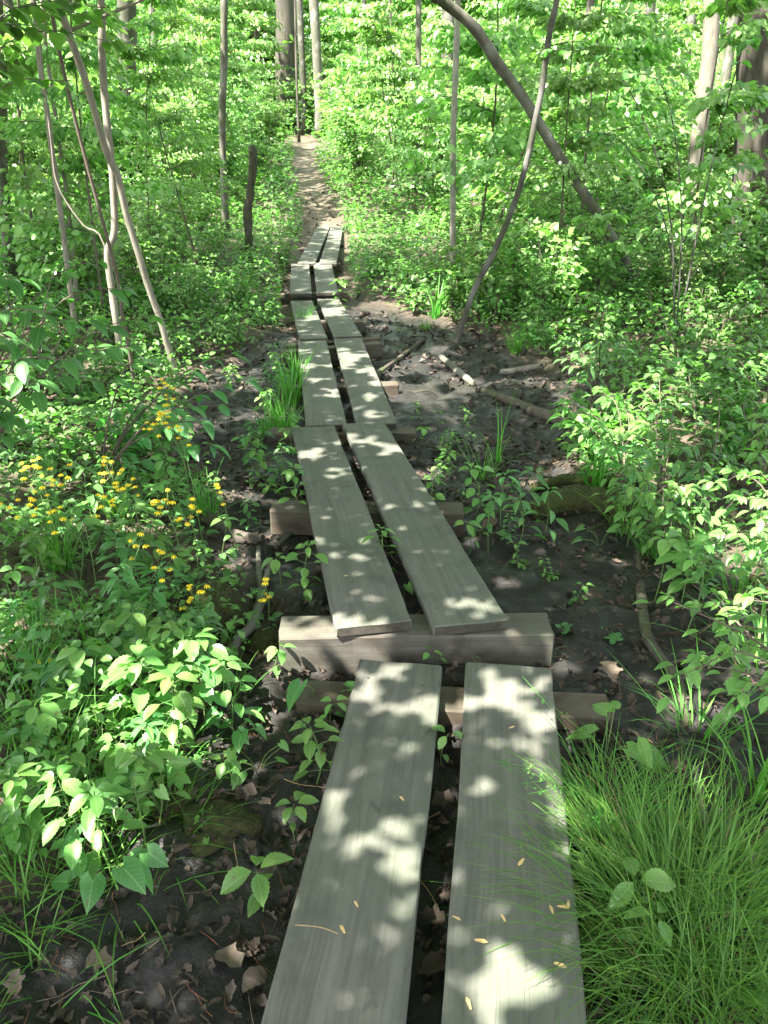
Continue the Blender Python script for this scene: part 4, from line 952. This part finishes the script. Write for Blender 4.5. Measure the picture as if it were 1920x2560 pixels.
for n_, (u, v, Yd, nf, lab, ln, sp) in enumerate([
 (415,955,3.6,9,"tallest ragwort of all, its flowers high over the mud", (.05,0), .05), (405,1022,3.5,12,"ragwort with a dense yellow head just under the tallest one", (.05,.1), .06),
 (380,1050,3.7,8,"ragwort with yellow flowers left of the tallest stalk", (.1,0), .05), (445,1060,3.4,4,"ragwort with few pale buds right of the tallest stalk", (.05,0), .04),
 (70,1145,3.3,10,"ragwort at the left edge in a group of loose yellow heads", (.02,0), .08), (130,1160,3.2,9,"ragwort in the left group, second from the picture edge", (.02,0), .08),
 (105,1225,3.0,9,"low ragwort beneath the left group of yellow heads", (.02,0), .08), (35,1240,2.9,6,"low ragwort half cut by the left picture edge", (.02,0), .07),
 (270,1150,3.3,12,"ragwort with a wide yellow head in the middle of the left bank", (.02,0), .08), (300,1190,3.2,10,"ragwort right beside the wide yellow head", (.02,0), .07),
 (250,1230,3.1,8,"ragwort under the wide yellow head", (.02,0), .07), (165,1290,2.9,6,"short ragwort low among leaves, yellow heads facing out", (.0,0), .07),
 (410,1238,2.95,8,"sunlit ragwort with large pale yellow heads over the stump", (.03,0), .07), (470,1258,2.9,9,"ragwort with deep yellow heads beside the sunlit one", (.0,0), .06),
 (345,1335,2.75,5,"small ragwort with drooping rays in front of the sunlit one", (.02,0), .05), (395,1385,2.6,6,"pale stalked ragwort on a bent arching stem", (-.05,0), .06),
 (485,1465,2.5,8,"ragwort leaning right above the mossy stump", (-.1,0), .06), (660,1440,2.62,6,"ragwort with spread rays above the forked grey branch", (.0,0), .05),
 (545,1215,3.3,5,"ragwort with small flowers beside the black mud", (-.02,0), .04), (120,1640,2.2,4,"ragwort hidden low in the shade of the left bank", (0,0), .04), (335,1500,2.6,3,"ragwort with one yellow head among broad leaves", (0,0), .03)]):
    ragwort(u, v, Yd, nf, lab, 1200 + n_, ln, sp)

# shrub with large drooping leaves at the left edge; twigs of compound leaves at the right edge
def branchy(name, cat, label, origin, tips, L, nl, seed, lm, r=.007, compound=0, tm=None, wd=.5, group=None, bk=None, hz=None):
    """origin: ground point; tips: (u, v, depth) of branch ends"""
    rs = np.random.RandomState(seed); b = np.array(origin, float); b[2] = float(H(b[0], b[1])) - .02; root = empty(name, b, label, cat, group); gs, gl = G(), G()
    for (u, v, Yd) in tips:
        if hz is not None: Yd = dep(v, hz * rs.uniform(.7, 1.25))
        t = pY(u, v, Yd) - b; P = spline([(0, 0, 0), t * [.2, .2, .55], t * [.6, .6, .95] + rs.normal(0, .03, 3), t], 16); x, q = tube(P, np.linspace(r, r * .22, 16), 6, cap=False); gs.add(x, q)
        n = nl; s = np.linspace(.35, 1, n); i = np.minimum((s * 15).astype(int), 14); c = P[i]; ax = nrm(P[np.minimum(i + 1, 15)] - P[np.maximum(i - 1, 0)])
        az = np.arctan2(ax[:, 1], ax[:, 0]); sg = np.where(np.arange(n) % 2 == 0, 1, -1)
        for k in range(n):
            a = az[k] + sg[k] * rs.uniform(.6, 1.25) * (1 if k < n - 1 else .1); d = np.array([math.cos(a), math.sin(a), rs.uniform(-.35, .1)])
            if compound:
                ln = L * 2.0 * rs.uniform(.75, 1.15); rc = spline([c[k], c[k] + d * ln * .5 + [0, 0, .02], c[k] + d * ln + [0, 0, -.02]], 7); x, q = tube(rc, .001, 3, cap=False); gs.add(x, q)
                for j in range(compound):
                    f = .35 + .6 * j / compound; m = rc[int(f * 6)]
                    for s2 in (-1, 1):
                        a2 = a + s2 * rs.uniform(.8, 1.2); sz = L * rs.uniform(.7, 1.0)
                        leaves(gl, tm or T_OVATE, [m], [[math.cos(a2), math.sin(a2), d[2] - .1]], [sz], [sz * wd], roll=rs.normal(0, .2, 1))
                sz = L * 1.05; leaves(gl, tm or T_OVATE, [rc[-1]], [[math.cos(a), math.sin(a), d[2] - .15]], [sz], [sz * wd])
            else:
                sz = L * rs.uniform(.55, 1.15); pe = c[k] + d * .02; x, q = tube([c[k], pe], .001, 3, cap=False); gs.add(x, q)
                leaves(gl, tm or T_OVATE, [pe], [d + [0, 0, -.15]], [sz], [sz * wd * rs.uniform(.9, 1.15)], roll=rs.normal(0, .25, 1))
    gs.put("stem", bk or TWIG, root); gl.put("foliage", lm, root); return root
branchy("spicebush", "shrub", "shrub with large drooping oval leaves at the left edge, one leaf catching the sun", gpx(-60, 1290), [(330, 720, 4.2), (250, 790, 3.3), (130, 780, 3.2), (350, 860, 3.5), (60, 700, 3.6), (200, 680, 4.4), (30, 850, 3.1), (180, 900, 3.2), (400, 780, 4.6), (-20, 640, 3.8), (300, 960, 3.6), (90, 960, 3.2), (260, 640, 4.8)], .115, 12, 1301, LEAF_DARK)
branchy("spicebush", "shrub", "shrub reaching over the black mud with broad oval leaves, left of the boardwalk", gpx(250, 1230), [(640, 940, 4.6), (570, 1010, 4.3), (545, 1110, 4.1), (600, 880, 5.0), (500, 930, 4.8), (450, 1000, 4.4), (390, 900, 4.6), (520, 1050, 4.0)], .115, 15, 1302, LEAF_DARK)
branchy("spicebush", "shrub", "shrub behind the drooping-leaved bush, under the two parallel thin trunks", gpx(100, 1010), [(160, 720, 6.4), (250, 800, 6.0), (60, 760, 6.2), (330, 870, 5.8), (20, 680, 6.5), (200, 650, 6.8)], .10, 14, 1303, LEAF_DARK)
branchy("ash_sapling", "sapling", "sapling bough with bright rounded leaflets reaching in from the right edge", gpx(2080, 1900), [(1670, 1500, 2.75), (1730, 1460, 2.85), (1800, 1560, 2.6), (1750, 1660, 2.4), (1730, 1680, 2.35), (1880, 1500, 2.8), (1850, 1740, 2.2), (1900, 1620, 2.4)], .05, 7, 1304, LEAF_NEAR, .006, 2, hz=.42)
branchy("ash_sapling", "sapling", "sapling with compound leaves in the bright right-hand thicket, upper right", gpx(1990, 1480), [(1800, 1330, 3.4), (1850, 1250, 3.7), (1900, 1180, 3.9), (1760, 1370, 3.2), (1870, 1360, 3.2), (1920, 1290, 3.4), (1830, 1190, 4.0)], .055, 7, 1305, LEAF_NEAR, .006, 2, hz=.5)
for n_, (u, v, tips, lab) in enumerate([
 (1560, 1250, [(1430, 1030, 5.6), (1400, 1010, 5.7), (1500, 980, 5.6), (1560, 1010, 5.3), (1470, 1080, 5.0), (1530, 1090, 4.9)], "bushy sapling at the mud's edge with finger-like leaves, leftmost of the right-hand thicket"),
 (1650, 1250, [(1590, 960, 5.2), (1650, 930, 5.4), (1700, 1000, 4.9), (1620, 1060, 4.7), (1560, 1080, 4.8)], "bushy sapling in the middle of the right-hand thicket, lit leaves on top"),
 (1760, 1320, [(1720, 930, 5.0), (1790, 960, 4.7), (1740, 1060, 4.3), (1680, 1130, 4.2), (1810, 1080, 4.1)], "tall sapling with long pointed leaves in the right-hand thicket"),
 (1640, 1400, [(1590, 1180, 4.0), (1650, 1160, 4.1), (1560, 1230, 3.8), (1700, 1220, 3.8), (1620, 1260, 3.6)], "low sapling at the lower edge of the right-hand thicket, above the mossy log"),
 (1900, 1250, [(1870, 980, 4.6), (1920, 900, 5.0), (1840, 880, 5.3), (1900, 1060, 4.2)], "sapling cut by the right picture edge in the thicket"),
 (1480, 1010, [(1420, 860, 7.4), (1480, 830, 7.6), (1540, 870, 7.2), (1450, 900, 6.8)], "sapling above the dark fallen log, at the back of the mud"),
 (1700, 960, [(1640, 760, 8.0), (1720, 740, 8.0), (1780, 800, 7.4), (1660, 830, 7.2)], "sapling around the foot of the twisted thin stem"),
 (1880, 1000, [(1830, 760, 7.0), (1900, 720, 7.2), (1860, 830, 6.6), (1910, 820, 6.5)], "sapling below the huge furrowed trunk, by the right edge")]):
    branchy("thicket_sapling", "sapling", lab, gpx(u, v), tips, .058 + .006 * (n_ % 3), 8, 1310 + n_, LEAF_DARK if n_ % 3 == 2 else LEAF_NEAR, .006, 2, wd=.44, hz=.40)
# spindly small tree with dark arching twigs in front of the leaning tree
for n_, (pts, r, lab) in enumerate([
 ([(1640,480),(1655,640),(1670,760),(1683,850)], .022, "twisted thin stem rising from the thicket under the tan trunk"),]):
    branchy("arching_tree", "tree", "small dark tree whose thin arching twigs cross the leaning and tan trunks", gpx(1690, 860), [(1430, 330, 7.4), (1880, 90, 7.0), (1560, 180, 6.8), (1340, 120, 7.0)], .085, 40, 1330, LEAF_MID, .009, 0, wd=.55, bk=BK_DARK)
branchy("arching_tree", "tree", "leafy tree whose low sprays hang into the top left corner", gpx(-220, 1250), [(120, 60, 4.4), (250, 40, 4.8), (60, 170, 4.2), (330, 110, 5.4), (180, 200, 5.0), (20, 60, 4.2), (300, 20, 5.2)], .10, 30, 1331, LEAF_MID, .008, 0, wd=.75, bk=BK_GREY)

# grass
def tuft(u, v, label, n, L, lean, curl, w, rad_, seed, lm=GRASS, group=None, name="grass_tuft", heads=0, at=None):
    rs = np.random.RandomState(seed); b = gpx(u, v) if at is None else np.array(at, float); b[2] = float(H(b[0], b[1])) - .01; o = G(); a = rs.uniform(0, 6.28, n); r = rad_ * np.sqrt(rs.rand(n))
    a2 = np.where(rs.rand(n) < .75, a + rs.normal(0, .5, n), rs.uniform(0, 6.28, n))
    root = np.stack([np.cos(a) * r, np.sin(a) * r, H(b[0] + np.cos(a) * r, b[1] + np.sin(a) * r) - b[2] - .005], 1)
    if n > 100:
        nd = n // 9; blades(o, root[:nd], a2[:nd] + .4, L * rs.uniform(.4, .9, nd), np.abs(rs.normal(lean + .35, .25, nd)), np.abs(rs.normal(curl, .5, nd)), w * rs.uniform(.5, 1.1, nd), 1)
    blades(o, root, a2, L * rs.uniform(.45, 1.1, n), np.abs(rs.normal(lean, .22, n)) * (.4 + .6 * r / rad_), np.abs(rs.normal(curl, .4, n)), w * rs.uniform(.6, 1.3, n), 0)
    for k in range(heads):                                          # seed heads on thin stalks
        aa = rs.uniform(2.2, 4.2); P = spline([(0, 0, 0), (math.cos(aa) * L * .3, math.sin(aa) * L * .3, L * .7), (math.cos(aa) * L * .85, math.sin(aa) * L * .85, L * .95)], 10); P[:, :2] += rs.uniform(-1, 1, 2) * rad_ * .6
        x, q = tube(P, .0008, 3, cap=False); o.add(x, q); m = 26; s = rs.uniform(.75, 1, m); c = P[np.minimum((s * 9).astype(int), 9)] + rs.normal(0, .008, (m, 3))
        leaves(o, T_LOW, c, rs.normal(0, 1, (m, 3)), np.full(m, .007), np.full(m, .003))
    e = o.put(name, [lm, STRAW], None, b); tag(e, label, "grass", group); return e
tuft(1690, 2330, "big bright grass tuft spilling over beside the nearest right plank", 1500, .43, .74, 1.45, .0036, .26, 1400, heads=9)
tuft(1500, 2080, "thin grass with seed heads leaning over the right plank edge", 90, .36, .5, 1.0, .0036, .07, 1401, heads=5)
tuft(1800, 2600, "grass tuft in the lower right corner", 600, .40, .75, 1.5, .0029, .2, 1402)
GL = [(120,1960,36,.34,.5,.1),(40,2100,40,.34,.55,.1),(230,2090,40,.30,.6,.1),(330,2060,34,.32,.7,.1),(440,2060,26,.32,.8,.1),(60,1850,36,.36,.4,.1),(180,1880,30,.34,.5,.1),(300,1930,28,.3,.6,.1),(400,1960,24,.3,.7,.1),(90,2240,26,.3,.7,.08),(20,1750,40,.4,.35,.12),(480,1900,14,.25,.6,.08),(60,2400,18,.3,.8,.06),(250,2230,20,.28,.9,.06),(150,2330,16,.3,.8,.06),(40,2300,20,.38,.9,.05),(160,2470,12,.36,1.0,.05),(330,2240,14,.34,1.1,.05),(20,2160,34,.36,.5,.08),(420,2150,16,.26,.9,.06),(560,1760,18,.3,.6,.06),(330,1780,30,.38,.4,.1),(120,1700,34,.42,.35,.1),(230,1600,26,.4,.35,.1)]
for n_, (u, v, n, L, le, r) in enumerate(GL):
    tuft(u, v, "long thin grass tangled on the left bank", n, L, le, 1.3, .0042, max(r, .07), 1410 + n_, group="grass on the left bank", heads=1 if n_ % 3 == 0 else 0)
for n_, (u, v, n, L, le, w, lab) in enumerate([
 (715,1095,60,.40,.2,.009,"tall broad-bladed grass beside the joint of second and third planks"), (730,1010,70,.45,.18,.009,"tallest grass clump, along the third plank's left edge"), (700,1060,60,.36,.25,.008,"grass clump bending over the mud left of the third section"), (745,960,60,.42,.2,.008,"grass clump at the far left side of the third section"),
 (665,1100,60,.32,.4,.006,"low grass spreading over the mud left of the dark sleeper"), (760,830,80,.4,.25,.006,"grass clump left of the fourth plank section"), (1090,795,40,.5,.12,.014,"upright sword-leaved clump in front of the dead leaning pole"), (1060,830,60,.25,.5,.005,"short grass at the back edge of the mud, left of the sword leaves"),
 (1290,880,90,.3,.4,.006,"grass patch beyond the pale log on the mud"), (1330,860,80,.32,.4,.006,"grass patch right of the one beyond the pale log"), (1240,1170,12,.55,.1,.006,"single tall grass spike rising from the leafy clump"), (1200,1200,20,.45,.6,.005,"thin arching blades around the leafy clump"),
 (1490,1220,60,.32,.35,.008,"grass patch above the mossy log"), (1630,1400,50,.38,.5,.005,"arching grass under the right-hand thicket"), (1560,1330,50,.4,.6,.006,"arching blades beside the mossy log"), (1720,1420,36,.4,.5,.006,"tall grass in front of the right-hand thicket"),
 (1850,1480,34,.42,.5,.006,"long blades by the bough of rounded leaflets"), (1900,1700,40,.42,.55,.008,"grass at the right edge under the bright bough"), (1890,2000,50,.4,.5,.010,"broad blades at the right edge above the big tuft"), (1740,1850,30,.4,.7,.006,"few arching blades left of the right-edge grass"), (520,1290,60,.3,.4,.006,"grass between ragwort stalks and mossy stump"), (300,1310,70,.36,.35,.006,"grass under the middle ragworts"), (150,1420,90,.4,.4,.006,"grass at the foot of the left ragwort group"), (1480,1990,18,.3,.4,.004,"wisps of grass by the right plank edge below the violet")]):
    tuft(u, v, lab, n, L, le, .9, w, .06, 1440 + n_)

# ------------------------------------------------------------------ logs, branches and stumps on the mud
def log(name, uvr, mtl, label, cat, seed, n=9, wob=.25, lift=0.0, broken=True, zs=None):
    pts = []; rr = []
    for (u, v, r) in uvr:
        p = gpx(u, v); p[2] = float(Hf(p[0], p[1])) + r * .55 + lift; pts.append(p); rr.append(r)
    pts = np.array(pts); k = max(8, len(pts) * 5); P = spline(pts, k); R = np.interp(np.linspace(0, 1, k), np.linspace(0, 1, len(rr)), rr)
    b = P.mean(0); v, q = tube(P - b, R, n, wob=wob, seed=seed); g = G(); g.add(v, q); o = g.put(name, mtl, None, b); tag(o, label, cat); return o
log("fallen_log", [(1100,903,.028),(1140,935,.034),(1183,972,.03)], BK_GREY, "short pale log lying half in the sun on the mud", "log", 1)
log("fallen_log", [(1200,985,.03),(1290,1020,.04),(1390,1065,.05),(1460,1060,.05)], BK_LOG, "dark bent log across the mud, ending under the right-hand thicket", "log", 2)
log("dead_branch", [(1250,938,.03),(1320,930,.035),(1362,915,.02)], BK_PALEWOOD, "short pale broken branch beyond the dark bent log", "branch", 3)
log("mossy_log", [(1330,1300,.05),(1400,1280,.085),(1480,1280,.09),(1580,1292,.07)], MOSS, "thick moss-covered log on the mud below the thicket", "log", 4, n=14)
log("mossy_log", [(1330,1235,.03),(1420,1215,.04),(1530,1215,.03)], MOSS, "thin mossy log just behind the thick moss-covered one", "log", 5)
log("dead_branch", [(1597,1390,.022),(1600,1511,.024),(1614,1604,.022),(1650,1665,.02),(1689,1708,.02),(1715,1830,.016)], BK_LOG, "long dark branch winding down the right-hand mud", "branch", 6)
log("dead_branch", [(1735,1935,.012),(1755,2040,.013),(1778,2135,.012)], BK_TAN, "straight thin stick beside the big grass tuft", "branch", 7)
log("rotten_stick", [(1815,2080,.022),(1840,2150,.026),(1872,2230,.022)], BK_PALEWOOD, "short rotten stick with a broken end by the big grass tuft", "branch", 8, wob=.5)
log("forked_branch", [(575,1655,.018),(600,1610,.02),(631,1575,.022),(655,1505,.02),(650,1455,.014),(648,1390,.012)], BK_GREY, "forked grey branch lying beside the left end of the timber", "branch", 9, lift=.02)
log("dead_branch", [(660,1495,.013),(674,1460,.012),(680,1420,.009)], BK_GREY, "short prong of the fork beside the grey branch", "branch", 10, lift=.03)
log("dead_branch", [(480,1265,.03),(530,1310,.035),(590,1348,.035),(655,1372,.028)], BK_LOG, "decaying branch pointing from the ragwort to the red-brown block", "branch", 11)
log("dead_branch", [(690,1375,.014),(730,1345,.014),(750,1330,.012)], BK_DARK, "dark root under the red-brown block end", "root", 12)
log("fallen_log", [(300,893,.05),(350,912,.055),(405,932,.05)], BK_GREY, "grey log lying behind the bent thin trunk's foot", "log", 13)
log("rotten_stick", [(425,1745,.035),(440,1800,.04),(460,1830,.03)], BK_PALEWOOD, "sunlit rotten wood stub among the violets", "log", 14, wob=.5)
log("fallen_log", [(220,1120,.02),(420,985,.018),(640,860,.015)], BK_DARK, "thin dark branch lying across the mud behind the ragwort", "branch", 15)
log("fallen_log", [(880,1000,.02),(1060,860,.02)], BK_LOG, "thin stick half sunk in mud right of the fourth section", "branch", 16)
def hump(u, v, rx, ry, h, mtl, name, label, cat, seed):
    b = gpx(u, v); n, m = 44, 16; th = np.arange(n) / n * 6.283; V = []
    for j in range(m):
        f = j / (m - 1); rr = math.cos(f * math.pi / 2) + .02; zz = math.sin(f * math.pi / 2) ** .8
        x = np.cos(th) * rr * rx; y = np.sin(th) * rr * ry; k = 1 + .5 * (fbm(x * 1.0 + b[0], y + b[1] + zz * .2, .12, seed) - .5) + .35 * (fbm(x * 1.0 + b[0], y + b[1] + zz * .3, .03, seed + 4, 2) - .5); V.append(np.stack([x * k, y * k, zz * h * k - .03], 1))
    V = np.concatenate(V); q = [(j * n + i, j * n + (i + 1) % n, (j + 1) * n + (i + 1) % n, (j + 1) * n + i) for j in range(m - 1) for i in range(n)]
    o = mk(name, V, q, mtl, loc=b); tag(o, label, cat)
hump(545, 1545, .12, .14, .20, MOSS, "mossy_stump", "dark mossy stump beside the forked grey branch", "stump", 1)
hump(660, 1620, .09, .08, .09, MOSS, "mossy_hummock", "low mossy hummock at the left end of the timber", "hummock", 2)
hump(545, 2090, .14, .11, .10, MOSS, "mossy_hummock", "brown mossy hummock beside the nearest left plank", "hummock", 3)
hump(450, 2010, .10, .08, .08, MOSS, "mossy_hummock", "mossy hummock under the tangled left bank grass", "hummock", 4)
hump(1015, 885, .05, .05, .12, MOSS, "mossy_stump", "small mossy stub right of the pale sleeper end", "stump", 5)
hump(1600, 815, .30, .2, .14, MOSS, "mossy_hummock", "long green mossy hummock at the foot of the leaning tree", "hummock", 6)
# the snag by the path
p0 = pY(619, 560, 13.5); p0[2] = float(H(p0[0], p0[1])) - .05
tree("broken_snag", [p0, pY(619, 541, 13.5), pY(625, 490, 13.5), pY(633, 405, 13.5), pY(630, 362, 13.5)], .075, .062, BK_LOG, "short broken snag with a pale top left of the dirt path", None, "snag", limbs=0, n=10, wob=.3, seed=20, canopy=False)

# ------------------------------------------------------------------ small things lying about
def flat_leaf(u, v, z, L, mtl, label, seed, name="dead_leaf", cat="leaf", az=None, tm=None, wd=1.0, group=None, lift=.012):
    rs = np.random.RandomState(seed); p = px(u, v, z) if z is not None else gpx(u, v)
    if z is None: p[2] = float(Hf(p[0], p[1]))
    a = rs.uniform(0, 6.28) if az is None else az; g = G()
    leaves(g, tm or OAKS[seed % 8], [[-math.cos(a) * L / 2, -math.sin(a) * L / 2, 0]], [[math.cos(a), math.sin(a), 0]], [L], [L * wd], roll=rs.normal(0, .15, 1))
    o = g.put(name, mtl, None, p + [0, 0, lift]); tag(o, label, cat, group)
PALE = plain("pale_dead_leaf", (.10, .078, .056), .7, .25, .5, 45)
PINK = plain("pinkish_dead_leaf", (.14, .095, .077), .6, .3, .4, 45)
for n_, (u, v, L, m, lab) in enumerate([(255,2430,.085,PALE,"curled tan leaf on black mud, bottom left"), (580,2440,.10,PALE,"lobed tan oak leaf against the chewed plank edge"), (640,2490,.09,DEAD,"brown oak leaf just under the tan lobed one"), (52,2490,.07,PALE,"tan leaf in the bottom left corner"),
     (628,2025,.07,PINK,"pinkish dead leaf beside a jewelweed sprig"), (665,2050,.06,PINK,"smaller pinkish dead leaf touching the bigger one"), (470,2170,.07,DEAD,"brown leaf under the mossy hummock"), (1225,1340,.14,PALE,"big pale dead leaf by the long right plank"), (1520,1700,.12,PALE,"crumpled pale leaf in a sun spot on the right-hand mud"),
     (1105,2030,.10,DEAD,"grey-brown leaf down in the gap, upper one"), (1090,2440,.11,DEAD,"grey-brown leaf down in the gap, lower one"), (1085,2320,.08,DEAD,"narrow brown leaf in the middle of the gap"), (1180,842,.16,PALE,"curled tan leaf at the back of the mud"), (1030,1170,.1,PINK,"reddish leaf scrap right of the long plank"), (210,1780,.07,PALE,"pale leaf lying on the left bank"), (1360,2080,.0,PALE,"")]):
    if L: flat_leaf(u, v, None, L * .72, m, lab, 1500 + n_, lift=.025)
T_MAPLE = (lambda n=30: (lambda th: (np.concatenate([[(.45, 0, 0)], np.stack([.45 + .5 * (.62 + .38 * np.abs(np.cos(th * 2.5))) ** 1.6 * np.cos(th), .55 * (.62 + .38 * np.abs(np.cos(th * 2.5))) ** 1.6 * np.sin(th), .05 * np.cos(th * 3)], 1)]), np.array([(0, 1 + i, 1 + (i + 1) % n, 1 + (i + 2) % n) for i in range(0, n, 2)]), None))(np.linspace(0, 2 * np.pi, n, endpoint=False)))()
c = gpx(1475, 1590); root = empty("maple_sprig", c, "fallen green maple sprig lying on the black mud", "leaf")
for d, a, L in (((-.05, 0, .03), 2.9, .10), ((.02, .01, .035), .9, .07), ((.05, -.03, .03), -.7, .08)):
    g = G(); leaves(g, T_MAPLE, [d], [[math.cos(a), math.sin(a), .05]], [L], [L], roll=[.1]); x, q = tube([(0, .03, .03), d], .0012, 4); g.add(x, q); g.put("leaf", LEAF_DARK, root)
T_SAM = leaf_t([.5, .6, .75, .9, 1, .6, .05], .1, .05)
SMP = [(1302,2158,.028),(1378,2276,.026),(1408,2270,.028),(1420,2264,.024),(1142,2298,.022),(1258,2298,.02),(1203,2355,.03),(1400,2415,.028),(1171,2510,.028),(856,2325,.026),(890,2262,.02),(1004,1998,.02),(1280,1820,.022)]
for n_, (u, v, L) in enumerate(SMP):
    flat_leaf(u, v, .163, L, SAMARA, "papery tan maple seed lying on a grey plank", 1600 + n_, "maple_seed", "seed", None, T_SAM, .34, "maple seeds on the planks", lift=.004)
flat_leaf(790, 1157, .105, .04, YELLOW, "small yellow leaf on the long left plank", 1650, "fallen_leaf", "leaf", None, T_OVATE, .6, lift=.006)
flat_leaf(865, 1442, .198, .02, SAMARA, "tiny orange wood chip on the long left plank", 1651, "wood_chip", "chip", None, T_SAM, .6, lift=.005)
# a dead stem lying on the left plank
v_, q_ = tube(spline([px(738, 2312, .172), px(800, 2318, .175), px(845, 2334, .172)], 8), .0012, 4); g = G(); b_ = v_.mean(0); g.add(v_ - b_, q_)
tag(g.put("dry_stem", STRAW, None, b_), "thin dry straw lying on the nearest left plank", "straw")
